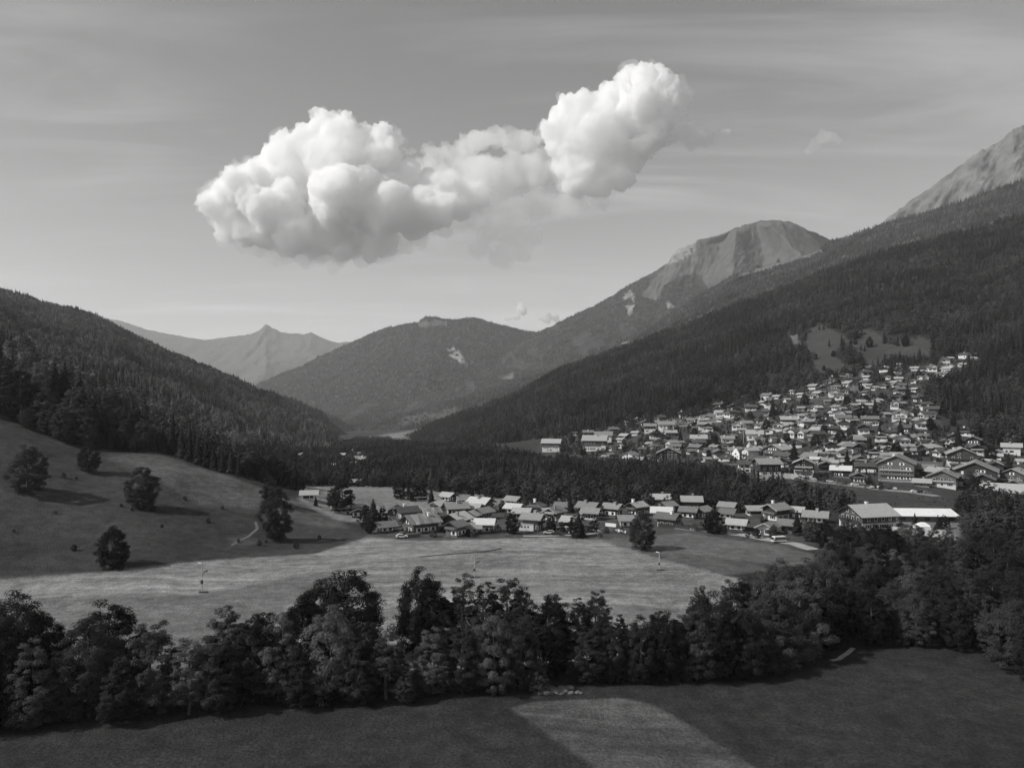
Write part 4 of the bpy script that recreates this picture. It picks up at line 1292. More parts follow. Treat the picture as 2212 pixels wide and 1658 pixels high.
from mathutils.bvhtree import BVHTree
_bv = BVHTree.FromPolygons([tuple(v) for v in MA.P.reshape(-1, 3)], [(r_ * MA.P.shape[1] + c_, (r_ + 1) * MA.P.shape[1] + c_, (r_ + 1) * MA.P.shape[1] + c_ + 1, r_ * MA.P.shape[1] + c_ + 1) for r_ in range(MA.P.shape[0] - 1) for c_ in range(MA.P.shape[1] - 1)])
for u, vb, h, lab in ((1878, 750, 15, 'round tree standing alone in the clearing above the village'), (1956, 748, 15, 'dark round tree at the far side of the clearing above the village'), (1848, 744, 8, 'small tree on the rib between the two clearings'), (1780, 800, 7, 'bush at the lower end of the clearing'), (1800, 770, 9, 'tree on the edge of the narrow clearing'), (1915, 738, 7, 'low bush high in the clearing')):
    d = Vector((u - CX, F, HV - vb)).normalized()
    hp = _bv.ray_cast(Vector((0, 0, HC)), d)
    if hp[0]:
        tree('round', hp[0].x, hp[0].y, h, D_, '', 'trees in the clearings above the village', 1.0, hp[0].z - .5, lab)


def tuft_mesh(name, seed):
    g = np.random.default_rng(seed)
    n = 26
    a = g.uniform(0, 6.28, n)
    r = g.uniform(0, .5, n)
    l = g.uniform(.3, .8, n)
    b = np.stack([r * np.cos(a), r * np.sin(a), 0 * r], -1)
    tip = b + np.stack([l * np.cos(a) * .7, l * np.sin(a) * .7, g.uniform(.5, 1, n)], -1)
    sd_ = np.stack([-np.sin(a), np.cos(a), 0 * a], -1) * .13
    v = np.stack([b - sd_, b + sd_, tip + sd_ * .3, tip - sd_ * .3], 1).reshape(-1, 3)
    return mesh_np(name, v, np.arange(4 * n).reshape(n, 4), [M['tuft']])


M['tuft'] = leafy('tuft', .03, .06, trans=.2, rnd=.45)
TUFT = [bpy.data.objects.new('grass_tuft', tuft_mesh('grass_tuft', 400 + i)) for i in range(6)]
NEARF = uy([(-500, 80), (2700, 80), (2700, 118), (2212, 128), (2050, 150), (1930, 152), (1800, 148), (1700, 139), (1600, 133), (1480, 130), (1280, 128), (1000, 124), (640, 118), (240, 115), (0, 112), (-500, 110)])
STRIPF = [uy([(1100, 126), (1340, 129), (1480, 118), (1640, 104), (1760, 90), (1420, 90), (1285, 103), (1180, 116)])]
ground_forest('field_tufts', 'tufts of uncut grass standing over the near field', NEARF, .62, (.14, .42), .5, 41, STRIPF, lambda p: fbm(p[:, 0] / 6, p[:, 1] / 6, 6, 4) > -.06, TUFT)
HILLF = uy([(-300, 225), (230, 228), (450, 244), (680, 268), (780, 290), (650, 318), (500, 330), (330, 336), (210, 326), (0, 325), (-300, 325)])
ground_forest('hill_tufts', 'rough grass tussocks and weeds on the pasture hill', HILLF, 1.0, (.15, .5), .5, 42, (), lambda p: fbm(p[:, 0] / 11, p[:, 1] / 11, 7, 4) > .0, TUFT)
for i, (u, v) in enumerate([(40, 1068), (85, 1060), (285, 1103), (330, 1106), (262, 1096), (575, 1172), (618, 1172), (225, 1232), (262, 1230), (450, 1130), (400, 1080), (350, 1140), (120, 1110), (480, 1100), (30, 1150), (160, 1190), (690, 1165)]):
    X, Y, Z = hit(u, v)
    tree('bush', X, Y, rg.uniform(.9, 2.4), rg.choice([M_, D_]), 'on the pasture hill', 'shrubs on the pasture hill', 1.0, Z)
# ------------------------------------------------------------------ houses
def roof_patchy(name, stripes):
    m, t = new_mat(name)
    out = N(t, 'ShaderNodeOutputMaterial')
    p = N(t, 'ShaderNodeBsdfPrincipled', i_Roughness=.6)
    t.links.new(p.outputs[0], out.inputs[0])
    tc = N(t, 'ShaderNodeTexCoord')
    w = N(t, 'ShaderNodeTexWave', i_Scale=stripes, i_Distortion=.3)
    w.bands_direction = 'X'
    t.links.new(tc.outputs['Object'], w.inputs['Vector'])
    mp = N(t, 'ShaderNodeMapping')
    mp.inputs['Scale'].default_value = (.55, .12, .12)
    t.links.new(tc.outputs['Object'], mp.inputs[0])
    nz = N(t, 'ShaderNodeTexVoronoi', i_Scale=1.0)
    t.links.new(mp.outputs[0], nz.inputs['Vector'])
    s = N(t, 'ShaderNodeSeparateColor')
    t.links.new(nz.outputs['Color'], s.inputs[0])
    a = N(t, 'ShaderNodeMapRange', i_To_Min=.17, i_To_Max=.48)
    t.links.new(s.outputs[0], a.inputs[0])
    b = N(t, 'ShaderNodeMapRange', i_To_Min=.75, i_To_Max=1.1)
    t.links.new(w.outputs['Fac'], b.inputs[0])
    t.links.new(math_node(t, 'MULTIPLY', a.outputs[0], b.outputs[0]), p.inputs['Base Color'])
    return m


ROOF.append(roof_patchy('roof_patchy', .8))      # 6: corrugated sheets of many ages
ROOF.append(roof_patchy('roof_striped', .28))    # 7: broad light and dark stripes
TONEWORD = [None, 'dark', 'slate', 'grey', 'pale', 'bright', 'patchy', 'striped']
WALLWORD = {'w': 'white walled', 'd': 'dark timber', 'm': 'timber topped', 'g': 'grey walled'}
HOUSES = []


def window(root, cx, cy, cz, wd, ht, axis, out_, shutters):
    """a framed pane on the wall; axis is the wall's normal ('x' or 'y'), out_ its sign"""
    m = MB()

    def slab(a0, a1, z0, z1, d0, d1, mi):
        if axis == 'x':
            m.box(min(cx + out_ * d0, cx + out_ * d1), max(cx + out_ * d0, cx + out_ * d1), cy + a0, cy + a1, cz + z0, cz + z1, mi)
        else:
            m.box(cx + a0, cx + a1, min(cy + out_ * d0, cy + out_ * d1), max(cy + out_ * d0, cy + out_ * d1), cz + z0, cz + z1, mi)
    slab(-wd / 2, wd / 2, 0, ht, .01, .05, 0)
    f = .12
    slab(-wd / 2 - f, -wd / 2, -f, ht + f, .01, .09, 1)
    slab(wd / 2, wd / 2 + f, -f, ht + f, .01, .09, 1)
    slab(-wd / 2, wd / 2, ht, ht + f, .01, .09, 1)
    slab(-wd / 2, wd / 2, -f, 0, .01, .09, 1)
    if shutters:
        slab(-wd - f, -wd / 2 - f, -f, ht + f, .01, .07, 2)
        slab(wd / 2 + f, wd + f, -f, ht + f, .01, .07, 2)
    return m


def house(x, y, z, W, L, h, phi, style, tone, rich, cat='house', name='chalet', pitch=.48, win_light=False, hip=False, chimneys=1, balcony=True):
    e = thing(name, '', cat, (x, y, z), R(phi))
    g = random.Random(int(x * 13 + y * 7))
    low = 1.2
    rise = W / 2 * pitch
    wallm = {'w': 'plaster', 'd': 'timber', 'm': 'plaster', 'g': 'greyplaster'}[style]
    split = {'w': h, 'd': .35, 'm': h * .5, 'g': h}[style]
    a, b = L / 2, W / 2
    m = MB()
    if style in 'wg':
        m.prism([(-b, -3), (b, -3), (b, h), (0, h + rise), (-b, h)], 'x', -a, a)
        m.build('wall', M[wallm], e)
    else:
        m.box(-a, a, -b, b, -3, split)
        m.build('wall', M['stone' if style == 'd' else wallm], e)
        m = MB()
        m.prism([(-b - .08, split), (b + .08, split), (b + .08, h), (0, h + rise), (-b - .08, h)], 'x', -a - .08, a + .08)
        m.build('upper_wall', M[g.choice(['timber', 'timber', 'timber2'])], e)
    # roof: two slabs meeting at the ridge, wide overhang
    ov, og, th = 1.3, 1.5, .28
    m = MB()
    yo = b + ov
    zo = h - ov * pitch + .12
    zr = h + rise + .12
    if hip:
        k = a - b * .55
        m.add([(-a - ov, -yo, zo), (a + ov, -yo, zo), (a + ov, yo, zo), (-a - ov, yo, zo), (-k, 0, zr), (k, 0, zr)], [(0, 1, 5, 4), (1, 2, 5), (2, 3, 4, 5), (3, 0, 4), (3, 2, 1, 0)])
    else:
        m.prism([(-yo, zo), (0, zr), (yo, zo), (yo, zo + th), (0, zr + th), (-yo, zo + th)], 'x', -a - og, a + og)
    rf = m.build('roof', ROOF[tone], e)
    rf['label'] = TONEWORD[tone] + ' roof'
    if rich and not hip:
        for sx in (-1, 1):
            m = MB()
            xe = sx * (a + og)
            m.prism([(-yo, zo - .12), (0, zr - .12), (yo, zo - .12), (yo, zo + th + .05), (0, zr + th + .05), (-yo, zo + th + .05)], 'x', min(xe, xe + sx * .08), max(xe, xe + sx * .08))
            m.build('bargeboard', M[g.choice(['timber2', 'trim', 'timber'])], rf)
    for c in range(chimneys):
        m = MB()
        cx = g.uniform(-.6, .6) * a
        cyy = g.choice([-1, 1]) * g.uniform(.1, .45) * b
        zc = h + rise - abs(cyy) * pitch
        s = .45 if rich else .55
        m.box(cx - s, cx + s, cyy - s, cyy + s, zc - .3, zc + 1.5)
        m.box(cx - s - .15, cx + s + .15, cyy - s - .15, cyy + s + .15, zc + 1.5, zc + 1.72)
        m.build('chimney', M[g.choice(['white', 'stone', 'greyplaster'])], rf)
    # which walls look towards the valley side the camera is on
    dv = Vector((-x, -y, 0)).normalized()
    c, s_ = math.cos(R(phi)), math.sin(R(phi))
    faces = []
    for ax, sg, n in (('x', 1, (c, s_)), ('x', -1, (-c, -s_)), ('y', 1, (-s_, c)), ('y', -1, (s_, -c))):
        d = dv.x * n[0] + dv.y * n[1]
        if d > .12:
            faces.append((ax, sg, d))
    fl = max(1, int(h / 2.7))
    wm = ['glass', 'white' if style != 'w' else 'timber2', 'timber' if style in 'wmg' else 'trim']
    if win_light:
        wm = ['glass', 'white', 'white']
    for ax, sg, d in faces:
        span = W if ax == 'x' else L
        nw = max(2, min((9 if span > 15 else 4) if h > 6 else 4 if rich else 3, int(span / 3.2)))
        if ax == 'x' and balcony and h > 3.6:
            for fi in range(1, max(2, min(fl, 3))):
                m = MB()
                zb = fi * 2.7 + .15
                xa, xb = sg * (a + .1), sg * (a + 1.15)
                m.box(min(xa, xb), max(xa, xb), -b * .92, b * .92, zb, zb + .14)
                m.box(min(xb, xb + sg * .07), max(xb, xb + sg * .07), -b * .92, b * .92, zb + .24, zb + 1.05)
                m.build('balcony', M[g.choice(['timber', 'timber2', 'timber2', 'trim'])], e)
        for fi in range(fl + (1 if ax == 'x' and rise > 2.2 else 0)):
            kk = nw if fi < fl else max(1, nw - 2)
            for i in range(kk):
                p = (-.5 + (i + .5) / kk) * span * (.86 if fi < fl else .5)
                if not rich and g.random() < .25:
                    continue
                zb = fi * 2.7 + .95
                if fi >= fl and zb + 1.1 > h + rise * .75:
                    continue
                wd, ht = (1.15, 1.25)
                off = .09 if zb > split else .0
                if fi == 0 and i == kk // 2 and ax == 'x' and rich:
                    dm = MB()
                    xx = sg * (a + off)
                    dm.box(min(xx + sg * .01, xx + sg * .08), max(xx + sg * .01, xx + sg * .08), p - .6, p + .6, .05, 2.15)
                    dm.build('door', M['timber2'], e)
                    continue
                if ax == 'x':
                    mw = window(e, sg * (a + off), p, zb, wd, ht, 'x', sg, rich or g.random() < .5)
                else:
                    mw = window(e, p, sg * (b + off), zb, wd, ht, 'y', sg, rich or g.random() < .5)
                mw.build('window', [M[q] for q in wm], e)
    return e


def put(crop, s, text, place, group, rich):
    """one house per entry: x y (foot of the house in a cut-out of the photograph), apparent width, facing, walls, roof[, height][ | label]"""
    for ent in text.strip().split(';'):
        ent = ent.strip()
        if not ent:
            continue
        label = None
        if '|' in ent:
            ent, label = ent.split('|')
            label = ' '.join(label.split())
        f = ent.split()
        x, y, wpx = map(float, f[:3])
        face, style, tone = f[3], f[4], int(f[5])
        u = (crop[0] + x / s) * .8640625
        v = (crop[1] + y / s) * .8640625
        X, Y, Z = hit(u, v, 200)
        wm = wpx / s * Y / 1900.0
        g = random.Random(int(u * 31 + v * 17))
        if face == 'E' and Y > 560 and label is None:
            face = g.choice('EGLR')
            wpx *= .88
            wm *= .88
        if face in 'GLRE':
            phi = {'G': 90, 'L': -36, 'R': 38, 'E': 0}[face] + g.uniform(-9, 9)
        else:
            phi = float(face)
        ca, sa = abs(math.cos(R(phi))), abs(math.sin(R(phi)))      # as seen along the line of sight
        az = math.degrees(math.atan2(X, Y))
        k = wm / (ca * 1.15 + sa)
        W = max(5.0, k - (1.6 if rich else 1.0))
        L = max(5.4, k * 1.15 - (1.8 if rich else 1.2))
        h = float(f[6]) if len(f) > 6 else min(5.4, max(2.7, W * .46))
        # stand the middle of the house behind its visible foot
        dx, dy = X / Y, 1.0
        push = (W * ca + L * sa) * .42
        X, Y = X + dx * push, Y + dy * push
        z = Gs(X, Y) - .15
        HOUSES.append(dict(X=X, Y=Y, Z=z, W=W, L=L, h=h, phi=phi - az, style=style, tone=tone, rich=rich, label=label, place=place, group=group, u=u, v=v))


put((900, 1220), 6.506, '''
980 742 690 28 d 6 4.2 | long barn with patchy corrugated metal roof at the near edge of the hamlet;
400 730 300 25 d 2 2.6 | small shed with a low grey roof beside the hamlet's entrance conifer;
760 520 420 22 d 1 3.5 | long dark roofed barn behind the patchy roofed one;
570 450 170 78 d 1 2.6 | tiny dark hay barn alone at the pasture edge of the hamlet;
1150 500 330 20 m 7 3 | house with a broadly striped roof behind the long barn;
1262 360 110 60 w 5 2.6 | tiny white hut with a bright roof at the pasture;
1560 450 430 14 d 3 3.5 | grey roofed farmhouse with one dark roof side;
1960 400 480 -32 d 5 4.5 | large chalet with bright roof and dark gable below the twin conifer;
1440 220 260 -42 d 4 3 | small chalet alone in the pasture behind the hamlet;
1570 680 560 57 d 5 4 | chalet with a bright wide roof next to the long barn;
1560 800 410 53 d 2 4.2 | brown chalet with dark roof and balcony facing the meadow;
2030 730 340 -8 d 5 3.8 | dark walled barn with a bright sheet roof beside the scrub;
2000 520 330 50 m 3 3.5 | mid grey roofed house between the bright roofed ones;
1840 540 250 60 m 4 3 | small house with pale roof in the middle of the western roofs;
1800 740 180 4 d 3 2.4 | small grey annex beside the brown balcony chalet;
1840 420 240 -20 w 4 2.8 | low pale roofed house in front of the large bright roofed chalet;
1000 215 190 10 w 3 2.6 | little white house under the pasture clump of trees;
''', '', 'chalets of the hamlet', True)
put((1200, 1220), 6.506, '''
550 300 270 -36 d 3 3.2 | grey roofed chalet at the back of the hamlet left of the round trees;
560 420 280 -26 d 5 3 | little chalet with the brightest roof amid the hamlet;
920 420 350 66 m 2 3.8 | steep hip roofed grey house behind the middle of the hamlet;
1210 530 390 58 m 3 3.8 | broad grey roofed house right of the hip roofed one;
860 700 420 -22 d 3 5 | tall balcony chalet with a grey roof above the white cabin;
690 500 220 -15 m 4 3 | pale low roof peeping out behind the balcony chalet;
1490 640 260 -20 w 4 2.8 | white house with a pale roof hidden behind the broad conifer;
1770 460 420 -26 d 3 4.2 | grey roofed dark chalet with white chimneys in the middle row;
1360 380 160 -10 d 2 2.6 | small slate roofed hut at the forest edge;
1800 520 330 -14 m 3 3.4 | long grey house in front of the white chimneyed row;
1120 480 160 30 w 4 2.6 | small white walled shed between two grey houses;
''', '', 'chalets of the hamlet', True)
put((1500, 1220), 6.506, '''
590 450 380 50 d 4 4.4 | pale roofed chalet with dark gable standing behind the lone tree;
210 470 380 -28 d 3 4 | grey roofed chalet left behind the lone tree;
985 320 330 5 d 4 4.6 | pale roofed chalet standing highest at the back of the hamlet;
1485 360 350 5 d 4 4.6 | pale roofed chalet second at the back of the hamlet, beside the forest;
1090 400 340 46 d 3 3.4 | chalet with a steep little gable below the highest chalet;
1000 480 330 0 w 5 2.8 | bright flat pitched roof in the eastern middle row;
1110 640 440 -24 m 2 4 | long dark roofed house with a white gable and three windows;
1450 500 300 -14 d 2 3.6 | slate roofed chalet right of the white gabled house;
1660 500 280 58 d 3 3.6 | chalet half hidden by the big round tree;
2080 400 230 -18 d 3 3.2 | small grey chalet right of the big round tree;
2060 500 180 -14 d 2 2.8 | low shed roof in front of the small grey chalet;
440 640 280 10 d 3 3.2 | grey roof at the left shoulder of the lone tree;
''', '', 'chalets of the hamlet', True)
put((1820, 1240), 6.506, '''
150 570 330 -12 d 4 3 | small pale roofed chalet with twin white chimneys by the track;
780 400 500 52 m 3 5 | wide old farmhouse with spreading grey roof left of the big chalet;
1090 370 220 -12 d 4 3.6 | pale roofed wing right of the wide old farmhouse;
1000 600 300 -8 w 2 3.4 | dark roofed white house behind the parked bus;
1430 440 400 -6 d 3 3 | long low grey roof between the bus and the big chalet;
650 640 220 70 w 3 3.2 | white gabled cottage peeping past the bus side garden tree;
420 320 170 20 w 4 2.8 | white cottage with pale roof behind the farmhouse;
''', '', 'chalets of the hamlet', True)
put((2100, 1220), 6.506, '''
440 690 960 40 m 4 5.6 | biggest chalet with huge pale roof and white side wall above the wood;
1060 860 350 -10 d 4 2.8 | open shed with a pale roof below the white hall;
1510 890 330 -10 d 4 2.8 | second pale roofed shed, right below the white marquee;
''', '', 'buildings around the white hall', True)

# ---- the village on its fan
GVIL = 'houses of the village on the slope'
put((1340, 1040), 7.373, '''
85 380 150 5 d 5 3.2; 290 660 380 -8 m 4 9 | long hotel with balconies and pale flat pitched roof at the western village end;
1090 640 480 -6 m 4 10 | tallest hotel block of the western village with stepped white front;
1250 500 330 -4 w 3 8 | mansard roofed hotel wing behind the stepped white hotel; 960 400 200 5 m 2 6; 720 350 110 E w 1; 1640 430 230 L d 4; 1560 480 130 E w 4; 1590 600 170 E w 4 2.7; 1410 640 170 E w 1 4;
1290 420 230 -20 w 4 5; 1740 860 330 62 w 3 7 | house with a blank white windowless wall facing the river; 1910 870 280 L d 3; 1840 360 180 L m 4; 2100 310 220 3 m 3 7; 1480 140 110 E w 2; 1690 150 70 E w 3; 1870 100 140 E d 4;
1980 660 190 L d 1; 2160 600 130 E w 4; 2120 790 120 G w 2; 1290 800 140 E w 3 2.8; 1360 760 150 E w 2 2.8
''', 'at the western village end', GVIL, False)
put((1600, 1040), 7.373, '''
480 290 300 2 w 3 7 | white flat fronted apartment block below the sloping field; 560 390 240 12 d 4 4; 840 130 120 G d 1; 920 120 80 E w 3; 1110 130 200 E d 4 3; 1030 210 170 G d 1; 1250 50 70 G w 4;
1250 290 220 G m 1; 1230 360 190 L d 4; 590 590 260 R w 3 5; 740 540 90 E w 3; 1080 500 330 E w 4 4; 1130 560 200 G d 1; 1250 730 240 R m 2 5; 1380 620 200 L d 3; 1560 590 160 G w 1;
530 930 430 88 m 3 11 | tall dark gabled hotel with rows of white windows at the river side; 930 700 120 E w 2; 1220 850 110 R w 3; 2030 800 330 36 w 4 7 | white balcony chalet beside the church; 1920 1040 260 6 w 1 6; 2020 900 260 G d 1;
1610 500 280 E w 3 4; 1880 310 120 E w 4; 2110 440 300 2 w 4 5; 2050 345 160 E w 4; 2170 220 150 G w 4; 1770 100 140 L d 4; 1480 110 100 E w 3; 1700 420 150 E d 2; 300 480 160 E d 3; 180 560 150 L w 4; 660 620 220 E w 2; 1480 600 120 E w 4
''', 'in the lower western village', GVIL, False)
put((1880, 1040), 7.373, '''
670 170 330 10 m 4 4; 1000 130 90 E w 4; 1370 260 330 G m 1 5; 1680 165 260 3 w 2 6 | white house with three arched bays in the middle of the village; 1700 320 200 L d 5; 470 290 190 G w 1 6; 330 330 190 E w 4; 690 320 200 L d 4; 970 410 280 R w 3 5;
660 360 110 E w 4 2.6; 820 590 270 G m 3 4.5; 1540 480 180 G d 2; 1930 450 150 E d 4 2.6; 1220 660 170 G m 1; 1390 610 240 E d 2 3; 1850 690 320 L m 2 5; 480 800 560 62 d 4 7 | large timber hotel with a wide gable and pale roof; 1030 850 380 -12 d 3 4; 1390 880 200 E w 3 2.8;
960 1120 380 88 m 4 8.5 | gabled white chalet outlined by pale bargeboards in the front row; 270 1180 540 24 m 3 10 | apartment house with white stacked balconies in the front row; 1640 1130 350 -3 d 5 4.5 | bright roofed house with four white windows in the front row;
1960 1240 280 G d 2 4; 1750 920 120 L w 3; 130 440 190 E w 3 5; 380 480 140 R w 2; 590 480 100 G w 1 5; 200 560 110 E w 2; 70 700 230 R w 4 5; 1180 860 130 E w 5 2.7; 640 880 120 E w 4 2.8; 240 860 140 L w 3; 1480 460 120 E w 3 2.7; 1680 360 100 G w 1; 1130 330 100 G d 1; 2010 500 110 E d 3; 1480 920 90 E w 4 2.6
''', 'in the middle of the village', GVIL, False)
put((2160, 1080), 5.53, '''
460 690 500 86 d 3 10 | big dark chalet hotel with many white windows and a white mural; 1345 540 390 94 m 4 9.5 | chalet with three rows of pale balconies among the spruces; 1540 740 560 88 d 3 7 | broad chalet hotel with a white stair tower in its gable;
1650 810 300 86 m 2 6 | small gabled annex in front of the broad chalet hotel; 1100 770 400 84 m 3 6 | timber chalet with a wide light edged roof by the village road; 2090 760 380 76 d 4 7 | tall dark chalet at the right edge of the village; 2080 830 260 84 d 3 4;
520 190 240 G w 1 5; 330 240 170 G d 1; 840 110 230 E w 2; 1250 150 170 G m 1 5; 1490 270 110 E w 1; 2040 310 230 E w 4 5; 1850 330 70 G w 4; 1710 470 110 L w 4; 2190 460 70 E w 4; 310 370 130 E d 3; 450 370 140 E d 3 2.8; 310 700 240 G d 1 3.4; 1130 600 200 G d 1; 800 760 210 E d 4 2.6;
1890 920 520 2 d 4 3.2 | long low carport with a flat pale roof at the right end of the village; 1880 1010 90 20 w 4 3; 730 310 70 E w 3; 250 270 90 L w 3; 300 430 160 L d 3; 1130 170 90 G w 2; 620 250 70 E w 3; 1830 380 100 E w 4 2.6
''', 'in the eastern village front', GVIL, False)
put((1900, 850), 7.373, '''
900 840 110 E w 1; 990 910 210 L m 4; 1390 930 220 G d 1; 1600 850 150 L w 4; 620 990 130 L w 4; 750 1050 130 L w 4; 1080 1050 220 L d 4; 1460 1110 180 G w 2; 310 1090 150 L w 4; 490 1150 90 R w 4; 1300 830 280 G d 1; 240 1340 180 L w 3; 1060 1310 210 E w 5; 960 1370 150 E w 4 2.6;
1420 1300 220 L w 3; 1720 1260 150 R d 4; 1860 1180 90 E w 4; 1930 1200 80 E w 3; 2020 1250 150 E w 4; 2110 1200 180 E m 4; 1880 1330 240 G d 1; 1850 1430 280 G d 1; 1510 1320 110 E w 3; 740 1450 110 E w 4 2.6; 530 1470 200 E d 4; 60 1200 170 E m 4; 2010 890 120 E w 3; 2120 930 100 R w 4; 1640 690 110 E w 3; 1840 580 90 E w 2; 1970 730 90 L w 4;
2190 750 60 G w 4; 1650 820 110 L d 3; 940 1080 110 E w 4; 760 1310 140 E m 3; 2040 820 110 E w 3; 1950 1020 150 E w 2; 70 1060 120 G d 1; 180 1130 120 L d 2; 1600 1400 130 E w 3; 1350 1400 130 L w 4; 2100 1340 110 E w 3; 1240 1180 140 E d 2
''', 'in the upper village', GVIL, False)
put((2180, 820), 5.821, '''
1340 400 200 E w 4; 1580 345 150 E w 4; 1590 420 170 L w 4; 1470 475 120 E w 4; 1130 470 120 E w 4; 1310 575 130 R w 4; 385 565 100 E w 4; 235 610 110 E w 4; 620 620 120 E w 4; 870 640 170 E w 4 5; 1110 615 200 E w 4 3; 760 710 130 G d 2; 720 670 70 E w 3; 385 775 120 E m 4; 235 750 70 E w 4; 600 810 60 G w 4; 700 755 60 E w 4; 785 750 55 G w 4; 1385 765 60 G w 4;
105 765 50 G w 4; 630 940 60 E w 4; 330 830 90 E w 4; 345 870 120 E w 3; 50 900 100 E w 3; 170 880 60 G w 3; 850 460 140 E w 4; 300 505 100 E w 3; 450 430 160 G d 1; 750 420 130 G d 1; 1060 490 100 E w 3; 330 1190 130 G w 3 6; 420 1140 130 E d 3; 840 1105 140 E d 4; 390 1370 200 90 w 4 6.5 | bright white gabled chalet high on the right of the village; 390 1470 150 G w 2 5; 740 1470 230 G w 1 5; 50 1420 110 E w 3; 200 1300 120 R d 4; 1340 1040 110 E d 3; 90 1100 160 E w 4
''', 'at the top of the village', GVIL, False)
# far down the valley
put((700, 760), 3.16, '''
50 1125 75 E w 3; 110 1140 50 L w 3; 220 1165 75 R d 4; 160 1205 50 E w 3; 300 1185 55 L w 3; 520 1172 45 E w 3; 500 1205 60 L d 4; 610 1140 45 E w 3; 640 1255 140 E w 3 4; 405 1295 60 E w 4; 570 1185 50 G w 3; 620 1195 50 E w 3; 590 1280 60 E w 3; 130 1170 40 G w 3; 300 1150 40 E w 2; 560 1230 50 L w 3; 200 1140 45 E w 2; 1820 1065 50 E w 4; 1560 1080 40 E w 3
''', 'among the valley trees', 'houses scattered down the valley', False)
put((740, 1160), 8.508, '''
1250 465 150 E w 3 3 | small white walled hut at the edge of the pasture behind the hill tree; 1680 260 260 E w 3; 2010 300 180 G w 3; 280 770 150 E w 4 2.6 | low bright roof behind the brow of the pasture hill; 1310 1060 130 L d 4 2.6; 1330 1140 140 G d 1 2.4; 920 1040 110 E w 4 2.4
''', 'behind the hamlet pastures', 'outlying houses behind the hamlet', False)
put((700, 760), 3.16, '''
1060 905 22 E w 4; 1040 915 20 E w 3; 1075 912 18 E w 4; 1180 898 24 E w 4; 1200 915 22 E w 3; 1230 918 24 E w 4; 1160 908 18 E w 3; 1000 950 24 E w 4; 1130 930 20 E w 3; 1195 940 20 E w 3; 715 1058 30 E w 3; 900 1060 30 E w 4; 870 1050 28 E w 3
''', 'in the far valley hamlet', 'houses of the far valley hamlet', False)

# the rest of the village: what the cut-outs show between the houses listed above
rg = random.Random(404)
VFILL = [(1200, 965), (1300, 940), (1400, 912), (1500, 893), (1600, 874), (1700, 852), (1780, 830), (1880, 800), (1960, 778), (2120, 768), (2100, 800), (2010, 835), (1990, 870), (2060, 930), (2212, 985), (2230, 1050), (2000, 1050), (1850, 1040), (1700, 1015), (1600, 1000), (1450, 985), (1250, 980)]
for i in range(2600):
    u, v = rg.uniform(1190, 2225), rg.uniform(765, 1050)
    if not inside(VFILL, np.array([u]), np.array([v]))[0]:
        continue
    X, Y, Z = hit(u, v, 300)
    Wv = rg.uniform(6.0, 9.0)
    ph = rg.choice([90, 90, 90, -36, 38, 0]) + rg.uniform(-10, 10) - math.degrees(math.atan2(X, Y))
    st = rg.choice('wwmmmdd')
    HOUSES.append(dict(X=X, Y=Y, Z=Z - .15, W=Wv, L=Wv * rg.uniform(1.05, 1.35), h=rg.uniform(3.4, 5.4), phi=ph, style=st, tone=rg.choice([1, 1, 1, 2, 2, 3, 4]), rich=False, label=None, fill=True,
                       place='in the upper village' if v < 880 else 'in the middle of the village' if v < 960 else 'in the lower village', group=GVIL, u=u, v=v))

# houses never stand inside one another
HOUSES.sort(key=lambda q: (q['label'] is None, bool(q.get('fill')), -q['W'] * q['L']))
kept = []
for q in HOUSES:
    r = (.50 if q.get('fill') else .40) * max(q['W'], q['L'])
    if q.get('fill') and len(kept) >= 385:
        continue
    if q['label'] or all(math.hypot(q['X'] - o_['X'], q['Y'] - o_['Y']) > r + .36 * max(o_['W'], o_['L']) for o_ in kept):
        kept.append(q)
HOUSES = kept
by = {}
for q in HOUSES:
    if q['label'] is None:
        nm = 'chalet' if q['style'] in 'dm' else 'house'
        size = 'large' if q['W'] > 11 else 'small' if q['W'] < 6.5 else ''
        q['k'] = ' '.join(x for x in (size, WALLWORD[q['style']], nm, 'with', TONEWORD[q['tone']], 'roof') if x)
        by.setdefault((q['k'], q['place']), []).append(q)
for (k, place), v in by.items():
    v.sort(key=lambda q: q['u'])
    for i, q in enumerate(v):
        q['label'] = k + ' ' + place if len(v) == 1 else '%s, %s from left %s' % (k, ordinal(i + 1), place)
import re as _re
print('HOUSES', len(HOUSES), [q['label'] for q in HOUSES if q['label'] and len(_re.findall(r"[A-Za-z0-9][A-Za-z0-9'-]*", q['label'])) > 16])
print('NHOUSES', len(HOUSES), sum(1 for q in HOUSES if q.get('fill')))
0 and print('HOUSES', len(HOUSES), [q['label'] for q in HOUSES if len(_re.findall(r"[A-Za-z0-9][A-Za-z0-9'-]*", q['label'])) > 16])
for q in HOUSES:
    near_ = q['Y'] < 700
    e = house(q['X'], q['Y'], q['Z'], q['W'], q['L'], q['h'], q['phi'], q['style'], q['tone'], q['rich'], name='barn' if 'barn' in q['label'] else 'shed' if 'shed' in q['label'] else 'hotel' if 'hotel' in q['label'] else 'chalet' if q['style'] in 'dm' else 'house',
              win_light=q['style'] == 'd', hip='hip roofed grey' in q['label'], pitch=.5 if q['rich'] else .46, chimneys=(2 if 'twin white' in q['label'] else 1) if q['W'] > 5 else 0, balcony=q['style'] != 'g' and 'barn' not in q['label'] and 'shed' not in q['label'] and q['Y'] < 1500)
    e['label'] = q['label']
    e['group'] = q['group']

